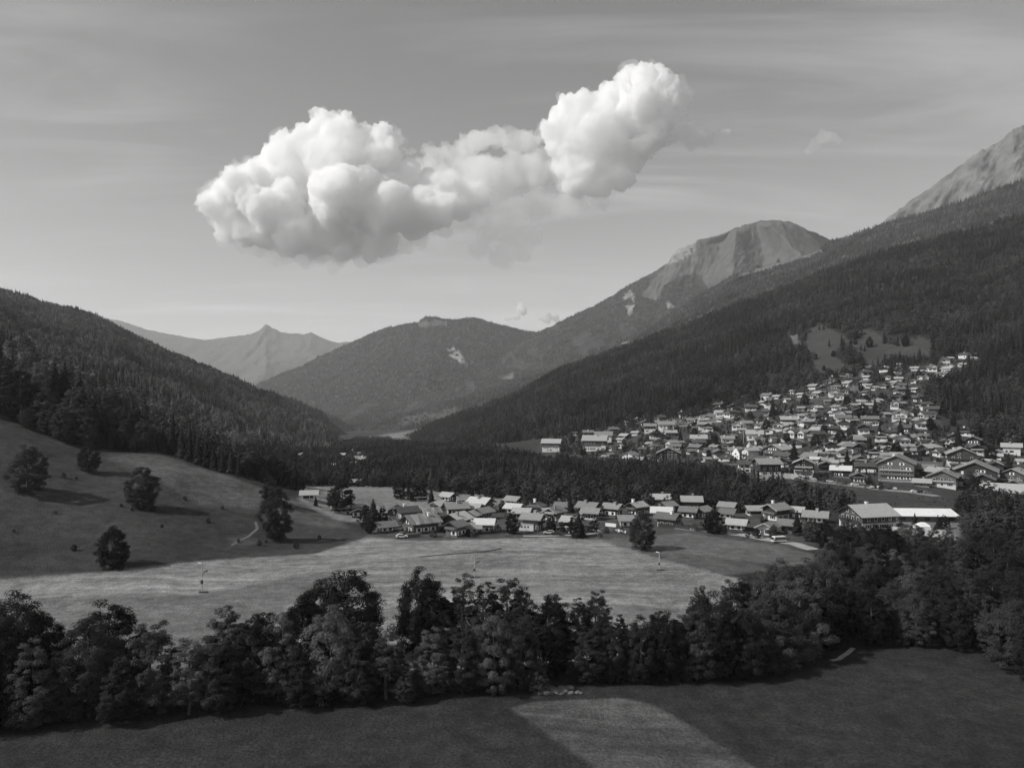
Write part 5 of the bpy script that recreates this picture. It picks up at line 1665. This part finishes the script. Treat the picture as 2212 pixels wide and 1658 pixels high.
# trees between the village houses
GT = 'trees between the village houses'
rg = random.Random(21)
VT = [(1700, 955), (1640, 970), (1655, 930), (1840, 940), (1900, 945), (1960, 930), (2010, 930), (1980, 900), (2040, 985), (2070, 965), (2030, 975), (1830, 1010), (1870, 985), (1895, 980), (1935, 985), (1990, 985), (1760, 965), (1700, 900), (1740, 905), (1800, 880), (1830, 875), (1870, 870), (1905, 865), (1930, 880), (1960, 860), (2005, 860), (1470, 955), (1500, 945), (1545, 960), (1440, 930),
      (1420, 950), (1590, 920), (1620, 905), (1660, 895), (1780, 940), (1815, 955), (1850, 900), (1740, 875), (1890, 900), (1945, 950), (2090, 985), (2120, 1020), (2140, 1000), (2075, 1000), (1305, 965), (1260, 985), (1350, 975), (1530, 990), (1385, 1000), (1200, 960), (1235, 955), (2060, 920), (2030, 840), (1985, 815), (2020, 790), (1955, 800), (1895, 825), (1925, 812), (1860, 845), (2085, 1050), (2110, 1060), (1950, 1010), (2170, 1030), (1715, 1000), (1680, 985)]
for i, (u, v) in enumerate(VT):
    X, Y, Z = hit(u, v, 300)
    if any(math.hypot(X - q['X'], Y - q['Y']) < .55 * max(q['W'], q['L']) for q in HOUSES):
        X, Y, Z = hit(u + 9, v + 3, 300)
    k = rg.choice(['spruce', 'round', 'tall', 'round'])
    tree(k, X, Y, rg.uniform(12, 19) if k == 'spruce' else rg.uniform(7, 12), 'needle' if k == 'spruce' else rg.choice([M_, D_, D_]), 'between the village houses', GT, 1.3 if k == 'spruce' else 1.0, Z)

# gardens and thickets that fill the gaps between the houses, too many to tell apart
VPOLY = uy([(1180, 900), (1300, 930), (1420, 905), (1500, 870), (1600, 860), (1750, 850), (1880, 875), (1950, 900), (2100, 920), (2110, 860), (2050, 760), (2090, 640), (2220, 520), (2260, 410), (2100, 415), (1900, 425), (1760, 445), (1680, 470), (1600, 590), (1400, 690), (1200, 765)])
hx = np.array([[q['X'], q['Y'], .62 * max(q['W'], q['L']) + .8] for q in HOUSES])


def off_houses(p):
    d = np.hypot(p[:, None, 0] - hx[None, :, 0], p[:, None, 1] - hx[None, :, 1])
    free = (d > hx[None, :, 2]).all(1)
    # leave the view to each house front open for a few metres
    u = p[:, 0] / p[:, 1]
    hu = hx[:, 0] / hx[:, 1]
    wu = hx[:, 2] / hx[:, 1]
    dy = hx[None, :, 1] - p[:, None, 1]
    blocked = ((np.abs(u[:, None] - hu[None]) < wu[None]) & (dy > 0) & (dy < 22)).any(1)
    return free & (~blocked | (fbm(p[:, 0] / 7, p[:, 1] / 7, 3, 2) > .12)) & (fbm(p[:, 0] / 38, p[:, 1] / 38, 19, 3) > -.12)


ground_forest('garden_thicket', 'garden trees and hedges filling the gaps between the village houses', VPOLY, 5.2, (2.0, 6.5), .88, 23, (), off_houses)


def off_far_houses(p):
    f = [q for q in HOUSES if q['Y'] > 330]
    h_ = np.array([[q['X'], q['Y'], .6 * max(q['W'], q['L']) + 1.5] for q in f])
    ok = np.ones(len(p), bool)
    for i in range(0, len(p), 4000):
        s_ = slice(i, i + 4000)
        d = np.hypot(p[s_, None, 0] - h_[None, :, 0], p[s_, None, 1] - h_[None, :, 1])
        du = np.abs(p[s_, 0] / p[s_, 1])[:, None] * 0 + np.abs((p[s_, 0] / p[s_, 1])[:, None] - (h_[:, 0] / h_[:, 1])[None])
        dy = h_[None, :, 1] - p[s_, None, 1]
        far = h_[None, :, 1] > 640
        ok[s_] = ~((d < h_[None, :, 2]) | (far & (du < (h_[:, 2] / h_[:, 1])[None] * .9) & (dy > 0) & (dy < np.where(h_[:, 1] > 760, 130, 40)[None]))).any(1)
    return ok


ground_forest('riverside_forest', 'continuous dark riverside wood between the hamlet and the village', RIVER, 6.0, (8.5, 14), .93, 11, VALLEY_HOLE, off_far_houses)
# ------------------------------------------------------------------ church, hall, marquees, cabin
def church():
    X, Y, Z = hit(1590, 992, 300)
    wm = 22.5 / 1900 * Y
    e = thing('church', 'white fronted church with a dark nave roof and a bell turret behind', 'church', (X, Y, Z - .2), R(28))
    # front gable faces local -x, the nave runs along +x
    b, L, h = wm * .52, wm * 1.9, wm * .62
    m = MB()
    m.prism([(-b, -2), (b, -2), (b, h), (0, h + b * .95), (-b, h)], 'x', 0, L)
    m.build('wall', M['greyplaster'], e)
    m = MB()
    m.prism([(-b - .4, -2), (b + .4, -2), (b + .4, h + .5), (b * .35, h + b * .9 + .5), (0, h + b * 1.08 + .6), (-b * .35, h + b * .9 + .5), (-b - .4, h + .5)], 'x', -.5, -.02)
    f = m.build('facade', M['white'], e)
    m = MB()
    m.box(-.62, -.51, -b * .16, b * .16, 0, h * .5)
    m.build('door', M['timber'], f)
    m = MB()
    m.box(-.62, -.51, -b * .22, b * .22, h * .92, h * 1.16)
    m.build('window', M['glass'], f)
    for s in (-1, 1):
        m = MB()
        m.box(-.62, -.51, s * b * .62 - .3, s * b * .62 + .3, h * .45, h * .75)
        m.build('window', M['glass'], f)
    m = MB()
    yo = b + .7
    m.prism([(-yo, h - .7), (0, h + b * .95 + .1), (yo, h - .7), (yo, h - .4), (0, h + b * .95 + .4), (-yo, h - .4)], 'x', 0, L + .6)
    m.build('roof', ROOF[1], e)
    m = MB()
    tx = L * .95
    m.box(tx, tx + b * .8, -b * .4, b * .4, 0, h + b * 1.5)
    m.box(tx - .25, tx + b * .8 + .25, -b * .4 - .25, b * .4 + .25, h + b * 1.5, h + b * 1.62)
    tw = m.build('bell_turret', M['white'], e)
    m = MB()
    c = tx + b * .4
    k = b * .46
    z0 = h + b * 1.62
    m.add([(c - k, -k, z0), (c + k, -k, z0), (c + k, k, z0), (c - k, k, z0), (c, 0, z0 + b * .9)], [(0, 1, 4), (1, 2, 4), (2, 3, 4), (3, 0, 4), (3, 2, 1, 0)])
    m.build('spire', M['metal'], tw)
    for a_, dx, dy in (('x', -1, 0), ('y', 0, -1), ('y', 0, 1)):
        m = MB()
        zz = h + b * 1.05
        if a_ == 'x':
            m.box(tx - .06, tx - .005, -b * .16, b * .16, zz, zz + b * .32)
        else:
            yy = dy * b * .4
            m.box(c - b * .16, c + b * .16, min(yy + dy * .005, yy + dy * .06), max(yy + dy * .005, yy + dy * .06), zz, zz + b * .32)
        m.build('belfry_opening', M['darkmetal'], tw)


church()


def on_uv(u, v, ymin=60):
    return hit(u, v, ymin)


# pale roofed sports hall by the wood
X, Y, Z = on_uv(2005, 1128, 200)
e = thing('sports_hall', 'long low hall with a wide white roof beside the biggest chalet', 'hall', (X, Y + 6, Z - .1), R(-4))
wd = 128 / F * Y
m = MB()
m.box(-wd / 2, wd / 2, -6, 8, -1, 2.6)
m.build('wall', M['timber2'], e)
m = MB()
m.prism([(-7, 2.6), (1.2, 4.6), (9, 2.6), (9, 2.8), (1.2, 4.85), (-7, 2.8)], 'x', -wd / 2 - .6, wd / 2 + .6)
m.build('roof', M['white'], e)
for i in range(5):
    m = MB()
    xx = (-.4 + .2 * i) * wd
    m.box(xx - 1.2, xx + 1.2, -6.07, -6.01, .9, 2.1)
    m.build('window', M['glass'], e)
for u, v, w_, lab in ((1993, 1148, 32, 'white peaked marquee in front of the white hall'), (2003, 1163, 40, 'wider white marquee below the peaked one')):
    X, Y, Z = on_uv(u, v, 200)
    wd = w_ / F * Y
    e = thing('marquee', lab, 'marquee', (X, Y, Z), R(-8), 'white marquees by the hall')
    m = MB()
    m.box(-wd / 2, wd / 2, -wd * .35, wd * .35, -.3, 2.1)
    m.build('side_wall', M['white'], e)
    m = MB()
    k = wd / 2 + .15
    j = wd * .35 + .15
    m.add([(-k, -j, 2.1), (k, -j, 2.1), (k, j, 2.1), (-k, j, 2.1), (-k * .25, 0, 3.6), (k * .25, 0, 3.6)], [(0, 1, 5, 4), (1, 2, 5), (2, 3, 4, 5), (3, 0, 4), (3, 2, 1, 0)])
    m.build('canopy', M['white'], e)
# white site cabin in front of the balcony chalet
X, Y, Z = on_uv(1138, 1147, 200)
e = thing('site_cabin', 'white cabin with three small dark windows beside the round tree', 'cabin', (X, Y, Z), R(-10))
m = MB()
m.box(-2.7, 2.7, -1.2, 1.2, .25, 2.7)
m.build('body', M['white'], e)
m = MB()
m.box(-2.8, 2.8, -1.3, 1.3, 2.7, 2.82)
m.build('roof', M['concrete'], e)
for x in (-1.7, -.5, .7):
    m = MB()
    m.box(x - .3, x + .3, -1.26, -1.205, 1.5, 2.1)
    m.build('window', M['glass'], e)
m = MB()
m.box(-2.5, 2.5, -1.0, 1.0, -.2, .25)
m.build('base', M['darkmetal'], e)

# walls, awnings and fences
def wall_run(name, uv, h, th, mat, label, cat, post=0, post_mat=None):
    pts = [hit(u, v, 150) for u, v in uv]
    c = pts[0]
    e = thing(name, label, cat, (c[0], c[1], c[2]))
    m = MB()
    for a, b in zip(pts[:-1], pts[1:]):
        d = Vector((b[0] - a[0], b[1] - a[1], 0))
        n = Vector((-d.y, d.x, 0)).normalized() * th / 2
        q = []
        for p in (a, b):
            for s in (-1, 1):
                for z in (-.6, h):
                    q.append((p[0] + n.x * s - c[0], p[1] + n.y * s - c[1], p[2] + z - c[2]))
        m.add(q, [(0, 1, 3, 2), (4, 6, 7, 5), (0, 4, 5, 1), (2, 3, 7, 6), (1, 5, 7, 3), (0, 2, 6, 4)])
    m.build('panel', mat, e)
    if post:
        for a, b in zip(pts[:-1], pts[1:]):
            k = max(1, int(math.hypot(b[0] - a[0], b[1] - a[1]) / post))
            for i in range(k):
                f = i / k
                mm = MB()
                x, y, z = [a[j] + (b[j] - a[j]) * f - c[j] for j in range(3)]
                mm.box(x - th * .7, x + th * .7, y - th * .7, y + th * .7, z - .5, z + h + .15)
                mm.build('post', post_mat or mat, e)


wall_run('fence', [(1422, 1138), (1460, 1141), (1490, 1145)], 1.5, .12, M['timber'], 'long dark board fence right of the lone tree', 'fence', 3.0)
wall_run('fence', [(1503, 1147), (1532, 1148)], 1.4, .12, M['timber'], 'short dark board fence before the big round tree', 'fence', 3.0)
wall_run('fence', [(1576, 1142), (1630, 1146)], 1.2, .12, M['timber'], 'dark fence below the white chimneyed chalet', 'fence', 3.0)
wall_run('garden_wall', [(1308, 1136), (1331, 1138)], 1.3, .35, M['white'], 'bright white garden wall left of the lone tree', 'wall')
wall_run('garden_wall', [(1329, 1147), (1352, 1151)], .9, .35, M['white'], 'low white wall nearest the meadow left of the lone tree', 'wall')
wall_run('garden_wall', [(1698, 1140), (1720, 1146)], 1.3, .35, M['concrete'], 'pale garden wall right of the parked bus', 'wall')
wall_run('retaining_wall', [(1676, 1033), (1710, 1034), (1728, 1037)], 3.2, .5, M['concrete'], 'long pale retaining wall under the apartment house', 'wall')
wall_run('boundary_wall', [(1202, 1082), (1262, 1087)], 1.6, .3, M['white'], 'long white wall at the forest edge behind the hamlet', 'wall')

# wooden log stacks by the long barn
for u, v, lab in ((878, 1156, 'dark stack of sawn timber beside the long barn'), (893, 1160, 'second timber stack nearest the meadow')):
    X, Y, Z = on_uv(u, v, 150)
    e = thing('timber_stack', lab, 'timber stack', (X, Y, Z), R(20), 'timber stacks by the barn')
    m = MB()
    gg = random.Random(int(u))
    for lay in range(4):
        for i in range(4):
            y0 = -1 + i * .5
            m.box(-2.3 - gg.uniform(0, .3), 2.3 + gg.uniform(0, .3), y0, y0 + .42, lay * .36, lay * .36 + .3)
    m.build('planks', M['timber2'], e)
    m = MB()
    for x in (-1.6, 1.6):
        m.box(x - .1, x + .1, -1.1, 1.1, 1.45, 1.55)
    m.build('batten', M['timber'], e)


# ------------------------------------------------------------------ vehicles
PAINT = {'white': plain('paint_white', .7, .8, .5, rough=.25, spec=.5), 'grey': plain('paint_grey', .2, .26, .5, rough=.25, spec=.5), 'dark': plain('paint_dark', .02, .035, .5, rough=.2, spec=.5), 'pale': plain('paint_pale', .42, .5, .5, rough=.25, spec=.5)}


def car_meshes():
    w = .86
    b = MB()
    b.prism([(-2.1, .35), (2.1, .35), (2.15, .75), (1.95, .92), (1.0, 1.0), (.45, 1.44), (-1.2, 1.46), (-1.95, 1.0), (-2.15, .85)], 'y', -w, w)
    bm = bmesh.new()
    me = b.mesh('car_body', [])
    bm.from_mesh(me)
    bmesh.ops.bevel(bm, geom=bm.edges[:], offset=.07, segments=2, affect='EDGES')
    bm.to_mesh(me)
    bm.free()
    g = MB()
    g.prism([(.95, 1.02), (.47, 1.40), (-1.15, 1.41), (-1.8, 1.02)], 'y', -w - .012, w + .012)
    g2 = MB()
    g2.add([(1.0, -.7, 1.03), (1.0, .7, 1.03), (.5, .62, 1.43), (.5, -.62, 1.43)], [(0, 1, 2, 3)])
    wh = MB()
    wh.tube([(0, -.11, 0), (0, .11, 0)], .32, 14)
    lt = MB()
    lt.box(2.06, 2.17, -.14, .14, .62, .78)
    return me, g.mesh('side_window', [M['glass']]), g2.mesh('windscreen', [M['glass']]), wh.mesh('wheel', [M['tyre']]), lt.mesh('headlight', [M['white']])


CARM = car_meshes()
CARM[0].materials.append(PAINT['white'])


def car(u, v, rz, paint, label, ymin=150, group='cars parked by the houses'):
    X, Y, Z = hit(u, v, ymin)
    e = thing('parked_car', label, 'car', (X, Y, Z + .08), R(rz), group)
    o = obj('body', CARM[0], e)
    o.material_slots[0].link = 'OBJECT'
    o.material_slots[0].material = PAINT[paint]
    obj('side_window', CARM[1], e)
    obj('windscreen', CARM[2], e).location = (.03, 0, .02)
    for sx in (-1.3, 1.3):
        for sy in (-.78, .78):
            obj('wheel', CARM[3], e).location = (sx, sy, .32)
    for sy in (-.6, .6):
        obj('headlight', CARM[4], e).location = (0, sy, 0)


car(1186, 1154, 170, 'pale', 'pale roofed car with dark sides by the farm track')
car(1203, 1156, 165, 'dark', 'dark car parked right behind the pale one on the track')
car(1211, 1146, 10, 'white', 'white car glinting under the dark round tree')
car(1233, 1153, 90, 'white', 'small white car beside the broad conifer')
car(868, 1162, 12, 'white', 'white car next to the timber stacks')
for i, (u, v, rz, p, lab) in enumerate([(1792, 1042, -8, 'white', 'white car at the western end of the village road'), (1812, 1045, -8, 'grey', 'grey car second along the village road'), (1846, 1049, -8, 'white', 'white car halfway along the village road'), (1884, 1054, 80, 'white', 'white car parked nose to the road below the big dark hotel'), (1896, 1055, 80, 'white', 'second white car parked below the big dark hotel'), (1924, 1057, -8, 'dark', 'dark car on the road below the big dark hotel'),
                                       (1932, 1058, 80, 'pale', 'pale car parked right of the dark one on the village road'), (1976, 1064, -8, 'white', 'white car before the timber chalet on the village road'), (1990, 1065, -8, 'dark', 'dark car at the eastern end of the village road'), (2003, 1066, -8, 'grey', 'grey car last along the village road'), (1994, 1005, 5, 'white', 'white car on the pale yard behind the big dark hotel'), (2010, 1010, 5, 'grey', 'grey car on the pale yard behind the big dark hotel'), (2168, 1062, -20, 'white', 'white car on the pale flat terrace at the village end'), (2180, 1066, 60, 'dark', 'dark car beside the white one on the terrace'),
                                       (1755, 1036, -8, 'white', 'white car under the white chalet with pale bargeboards'), (1690, 1025, -8, 'pale', 'pale car below the apartment house'), (1715, 978, 4, 'white', 'white car on the lane in the middle of the village'), (1731, 979, 4, 'grey', 'grey car on the lane in the middle of the village'), (2176, 1095, -30, 'white', 'white car by the bank at the far end of the village')]):
    car(u, v, rz, p, lab, 300, 'cars parked in the village')


def van(name, u, v, rz, length, paint_low, label, ymin=150, stripe=True):
    X, Y, Z = hit(u, v, ymin)
    e = thing(name, label, name.split('_')[-1], (X, Y, Z + .1), R(rz))
    l = length / 2
    b = MB()
    b.prism([(-l, .4), (l, .4), (l + .05, 1.1), (l - .25, 1.95), (l - .5, 2.2), (-l + .1, 2.25), (-l, 1.9)], 'y', -.98, .98)
    me = b.mesh('body', [PAINT[paint_low]])
    bm = bmesh.new()
    bm.from_mesh(me)
    bmesh.ops.bevel(bm, geom=bm.edges[:], offset=.09, segments=2, affect='EDGES')
    bm.to_mesh(me)
    bm.free()
    obj('body', me, e)
    if stripe:
        m = MB()
        m.prism([(-l - .012, 1.02), (l + .062, 1.02), (l + .065, 1.12), (l + .02, 1.24), (-l - .012, 1.24)], 'y', -1.0, 1.0)
        m.build('dark_band', M['darkmetal'], e)
    m = MB()
    m.box(-l + .15, l - .55, -1.0, 1.0, 1.34, 1.92)
    m.build('side_window', M['glass'], e)
    m = MB()
    m.add([(l + .06, -.85, 1.2), (l + .06, .85, 1.2), (l - .22, .8, 1.95), (l - .22, -.8, 1.95)], [(0, 1, 2, 3)])
    m.build('windscreen', M['glass'], e)
    for sx in (-l + .8, l - .85):
        for sy in (-.86, .86):
            o = obj('wheel', CARM[3], e)
            o.location = (sx, sy, .34)
    for sy in (-.7, .7):
        m = MB()
        m.box(l + .0, l + .09, sy - .16, sy + .16, .72, .94)
        m.build('headlight', M['white'], e)
    return e


van('passenger_van', 1682, 1172, 192, 4.9, 'white', 'white topped van with a dark window band parked on the gravel track')
van('delivery_van', 1949, 1213, 200, 4.6, 'white', 'white van glimpsed in a clearing of the big wood', stripe=False)


# ------------------------------------------------------------------ three slim masts in the meadow
def mast(u, vb, vt, label, head, rz):
    X, Y, Z = hit(u, vb, 100)
    H = (vb - vt) * Y / F
    e = thing('snowmaking_mast', label, 'mast', (X, Y, Z), R(rz), 'slim masts in the mown meadow')
    m = MB()
    m.tube([(0, 0, -.3), (0, 0, H * .55), (0, 0, H)], [.14, .12, .10], 8)
    m.build('pole', M['metal'], e)
    m = MB()
    m.tube([(-.05, 0, H - .12), (-.95, 0, H + .02)], [.16, .22], 10)
    hd_ = m.build('lamp_head', M['white' if head else 'metal'], e)
    m = MB()
    m.tube([(0, 0, H * .56), (.75, 0, H * .70)], .07, 6)
    m.tube([(.45, 0, H * .70), (1.5, .1, H * .735)], .17, 8)
    m.build('side_arm', M['darkmetal'], e)
    m = MB()
    m.box(-.28, .28, -.22, .22, H * .30, H * .42)
    m.build('control_box', M['darkmetal'], e)
    m = MB()
    m.box(-.7, 1.5, -.5, .5, -.3, .28)
    m.build('base', M['darkmetal'], e)


mast(436, 1280, 1216, 'slim mast with a white head, nearest of three and farthest left in the meadow', True, 6)
mast(1025, 1247, 1200, 'slim mast in the middle of the meadow behind the brookside trees', False, 0)
mast(1424, 1231, 1192, 'slim mast on the meadow edge in front of the lone tree', True, -8)

# tall curved lamp post in the village and the mast by the forest
for u, v, vt, lab, curve in ((1606, 958, 906, 'tall curved lamp post rising above the village church', True), (1661, 882, 862, 'bare pole at the forest edge above the village', False)):
    X, Y, Z = hit(u, v, 300)
    H = (v - vt) * Y / F
    e = thing('lamp_post' if curve else 'utility_pole', lab, 'post', (X, Y, Z))
    m = MB()
    p_ = [(0, 0, -.3), (0, 0, H * .6), (0, 0, H * .9)] + ([(-.4, 0, H * .97), (-1.6, 0, H)] if curve else [(0, 0, H)])
    m.tube(p_, .2, 8)
    m.build('pole', M['metal'], e)
    m = MB()
    if curve:
        m.box(-2.6, -1.5, -.2, .2, H - .1, H + .12)
    else:
        m.box(-.9, .9, -.08, .08, H * .9, H * .9 + .15)
    m.build('lamp_head' if curve else 'crossarm', M['metal'], e)

# pale stones of the brook bed
rg = random.Random(3)
for i in range(26):
    u, v = rg.uniform(1165, 1255), rg.uniform(1484, 1500)
    X, Y, Z = hit(u, v, 60)
    bm = bmesh.new()
    bmesh.ops.create_icosphere(bm, subdivisions=2, radius=1)
    for q in bm.verts:
        q.co *= 1 + .35 * (rg.random() - .5)
        q.co.z *= .6
    me = bpy.data.meshes.new('boulder')
    bm.to_mesh(me)
    bm.free()
    me.materials.append(M['soil'])
    o = obj('boulder', me, None, 'pale boulder among many in the brook bed at the belt gap', 'boulder', 'pale boulders in the brook bed')
    o.location = (X, Y, Z + .1)
    r_ = rg.uniform(.25, .75)
    o.scale = (r_ * 1.3, r_, r_)
    o.rotation_euler = (0, 0, rg.uniform(0, 6))
build_trees()
# ------------------------------------------------------------------ clouds
def cl(x, y, r, Y0=21000.0, dep=.5, g=random.Random(3)):
    """puff: position in the picture of the cloud, radius in the same units -> world sphere"""
    u = 380 + x * .609
    v = 112 + y * .609
    rr = r * .609 * Y0 / F
    Y = Y0 + g.uniform(-1, 1) * rr * dep * 2
    return px(u, v, Y) + (rr,)


CL_WEST = [(130, 540, 50), (105, 535, 30), (190, 520, 62), (165, 490, 40), (250, 480, 70), (235, 440, 35), (180, 590, 60), (260, 580, 85), (330, 450, 80), (290, 420, 40), (340, 560, 100), (405, 350, 60), (370, 370, 50), (430, 430, 100), (450, 540, 120), (450, 305, 46), (545, 262, 42), (515, 240, 32), (500, 300, 50), (580, 300, 60), (600, 255, 34), (560, 400, 110), (600, 520, 130), (530, 640, 95),
           (660, 325, 48), (730, 305, 42), (770, 315, 32), (690, 280, 26), (720, 400, 70), (680, 440, 90), (765, 365, 38), (740, 560, 105), (640, 650, 85), (420, 650, 72), (330, 640, 66), (250, 640, 52), (190, 655, 34), (840, 590, 80), (930, 560, 74), (1010, 540, 62), (880, 500, 75), (730, 680, 55), (970, 490, 62), (1075, 520, 45), (500, 690, 50), (400, 695, 42), (820, 440, 50), (690, 720, 34), (580, 710, 36)]
CL_MID = [(900, 352, 30), (960, 362, 36), (1030, 350, 44), (1090, 316, 42), (1140, 306, 36), (1195, 320, 42), (1250, 320, 42), (1060, 330, 34), (1000, 420, 50), (1100, 425, 55), (1200, 400, 52), (1290, 395, 45), (920, 400, 38), (890, 470, 55), (960, 450, 60), (1080, 440, 70), (1180, 450, 66), (1260, 430, 60), (1330, 430, 40), (1050, 500, 55), (1000, 560, 40), (1050, 470, 44), (1150, 480, 44), (1280, 450, 44), (860, 420, 40), (1210, 440, 50)]
CL_EAST = [(1350, 290, 55), (1325, 270, 30), (1400, 230, 60), (1380, 195, 36), (1460, 215, 62), (1430, 185, 36), (1400, 330, 75), (1500, 300, 100), (1510, 200, 52), (1560, 155, 46), (1620, 112, 52), (1600, 80, 30), (1660, 95, 50), (1690, 85, 36), (1730, 125, 48), (1765, 180, 50), (1650, 200, 90), (1600, 300, 95), (1680, 270, 80), (1735, 240, 58), (1450, 420, 85), (1540, 405, 85), (1420, 475, 55), (1500, 475, 55), (1600, 380, 66), (1655, 340, 46), (1380, 400, 45), (1580, 450, 44)]
CL_SKIRT = [(300, 700, 40), (360, 712, 45), (430, 720, 45), (500, 728, 42), (580, 735, 40), (660, 738, 40), (740, 725, 40), (800, 690, 45), (870, 660, 45), (940, 630, 45), (1010, 610, 40), (1100, 560, 45), (450, 750, 30), (560, 760, 26), (230, 690, 28)]
CL_SIDE = [(1745, 315, 26), (1770, 300, 30), (1800, 285, 36), (1850, 268, 30), (1830, 320, 40), (1890, 315, 28), (1930, 300, 22), (1960, 290, 16)]
CL_TINY = [(825, 352, 13), (838, 358, 12), (812, 346, 9)]
CL_LOW_A = [(1205, 940, 16), (1222, 918, 18), (1235, 925, 14), (1225, 900, 12), (1180, 948, 12)]
CL_LOW_B = [(1300, 948, 12), (1320, 940, 15), (1345, 948, 13), (1315, 955, 14)]
CL_FAR = [(2270, 325, 22), (2300, 305, 26), (2325, 300, 24), (2350, 312, 18), (2240, 345, 16)]


def cloud_mat(name, dens, aniso=0.25):
    m, t = new_mat(name)
    out = N(t, 'ShaderNodeOutputMaterial')
    v = N(t, 'ShaderNodeVolumeScatter', i_Density=dens, i_Anisotropy=aniso)
    v.inputs['Color'].default_value = (.935, .935, .935, 1)
    t.links.new(v.outputs[0], out.inputs['Volume'])
    return m


def cloud(name, puffs, label, vox, mat, disp, Y0=21000.0, dep=.5, seed=3, grow=1.0, parent=None):
    g = random.Random(seed)
    bm = bmesh.new()
    for x, y, r in puffs:
        X, Y, Z, rr = cl(x, y, r * grow, Y0, dep, g)
        bmesh.ops.create_icosphere(bm, subdivisions=3, radius=rr * .93, matrix=Matrix.Translation((X, Y, Z)) @ Matrix.Diagonal((1, 1, .9, 1)))
        # smaller billows on the skin of each puff
        for _ in range(12):
            d = Vector((g.gauss(0, 1), g.gauss(0, 1), abs(g.gauss(0, 1)) * .9 - .1)).normalized()
            r2 = rr * g.choice((.2, .28, .36, .45)) * g.uniform(.85, 1.15)
            bmesh.ops.create_icosphere(bm, subdivisions=2, radius=r2, matrix=Matrix.Translation(Vector((X, Y, Z)) + d * rr * .84))
    me = bpy.data.meshes.new(name)
    bm.to_mesh(me)
    bm.free()
    me.materials.append(mat)
    o = obj(name, me, parent, label, 'cloud' if label else None)
    rm = o.modifiers.new('remesh', 'REMESH')
    rm.mode = 'VOXEL'
    rm.voxel_size = vox
    for i, (size, st) in enumerate(disp):
        tx = bpy.data.textures.new(name + '_billow', 'CLOUDS')
        tx.noise_scale = size
        tx.noise_depth = 4
        tx.noise_type = 'SOFT_NOISE'
        tx.noise_basis = 'IMPROVED_PERLIN'
        dm = o.modifiers.new('billow', 'DISPLACE')
        dm.texture = tx
        dm.texture_coords = 'GLOBAL'
        dm.direction = 'NORMAL' if i else 'RGB_TO_XYZ'
        if i == 0:
            tx.cloud_type = 'COLOR'
        dm.strength = st
        dm.mid_level = .5
    r2_ = o.modifiers.new('remesh again', 'REMESH')
    r2_.mode = 'VOXEL'
    r2_.voxel_size = vox
    r2_.use_smooth_shade = True
    return o


CM = cloud_mat('cloud_vapour', .0105)
CM_THIN = cloud_mat('cloud_thin', .0034)
CM_BANK = cloud_mat('cloud_bank', .0022)
CM_VEIL = cloud_mat('cloud_veil', .0011)
D1 = ((520, 620), (420, 300), (150, 300), (60, 170), (32, 70))
cw = cloud('cumulus_cloud', CL_WEST, 'great billowing white cumulus over the head of the valley, the bigger western one', 25, CM, D1)
ce = cloud('cumulus_cloud', CL_EAST, 'tall white cumulus tower standing over the bare summit', 25, CM, D1, seed=5)
cloud('cumulus_cloud', CL_MID, 'grey flat cloud bank bridging the two great cumulus clouds', 36, CM_BANK, D1, Y0=22500, seed=7, grow=1.08)
cloud('cumulus_cloud', CL_SIDE, 'small frayed cloud trailing off the cumulus tower', 45, CM_THIN, ((420, 500), (200, 200), (80, 110)), seed=8)
cloud('cloud_fragment', CL_TINY, 'tiny bright cloud scrap beside the western cumulus', 25, CM, ((200, 260), (90, 80), (50, 50)), seed=9)
cloud('cloud_fragment', CL_LOW_A, 'small white cloud puff just over the saddle', 22, CM, ((260, 300), (110, 110), (60, 60)), Y0=24000, seed=10)
cloud('cloud_fragment', CL_LOW_B, 'low white puff right beside the summit slope', 22, CM, ((260, 300), (110, 110), (60, 60)), Y0=24000, seed=11)
cloud('cloud_fragment', CL_FAR, 'faint lone wisp of cloud in the clear eastern sky', 40, CM_VEIL, ((420, 500), (200, 200), (80, 110)), seed=12)
CM_FRINGE = cloud_mat('cloud_fringe', .0011)
DF = ((700, 900), (300, 500), (110, 330))
cloud('cloud_fringe', CL_WEST, None, 60, CM_FRINGE, DF, seed=21, grow=1.12, parent=cw)
cloud('cloud_fringe', CL_EAST, None, 60, CM_FRINGE, DF, seed=22, grow=1.14, parent=ce)
VEIL = [(1060, 590, 45), (1130, 570, 50), (1200, 560, 55), (1290, 550, 60), (1350, 560, 40), (1110, 640, 50), (1190, 650, 50), (1260, 660, 40), (1080, 700, 40), (1160, 730, 45), (1230, 720, 40), (1030, 600, 30), (1400, 540, 50), (1500, 530, 40)]
cloud('veil_cloud', CL_SKIRT, 'soft grey fringe hanging under the western cumulus', 50, CM_FRINGE, D1, seed=15)
cloud('veil_cloud', VEIL, 'thin ragged veil of cloud hanging below the grey bank', 60, CM_VEIL, D1, Y0=22000, seed=14)

# ------------------------------------------------------------------ the hazy air of the valley
hm, t = new_mat('haze')
out = N(t, 'ShaderNodeOutputMaterial')
pv = N(t, 'ShaderNodeVolumePrincipled')
pv.inputs['Color'].default_value = (.92, .92, .92, 1)
pv.inputs['Density'].default_value = 4.6e-5
pv.inputs['Anisotropy'].default_value = .1
t.links.new(pv.outputs[0], out.inputs['Volume'])
hz = MB()
hz.box(-17000, 12000, -500, 18000, -260, 1720)
hz.build('haze', [hm], label='pale summer haze filling the valley', cat='haze', kind='stuff')
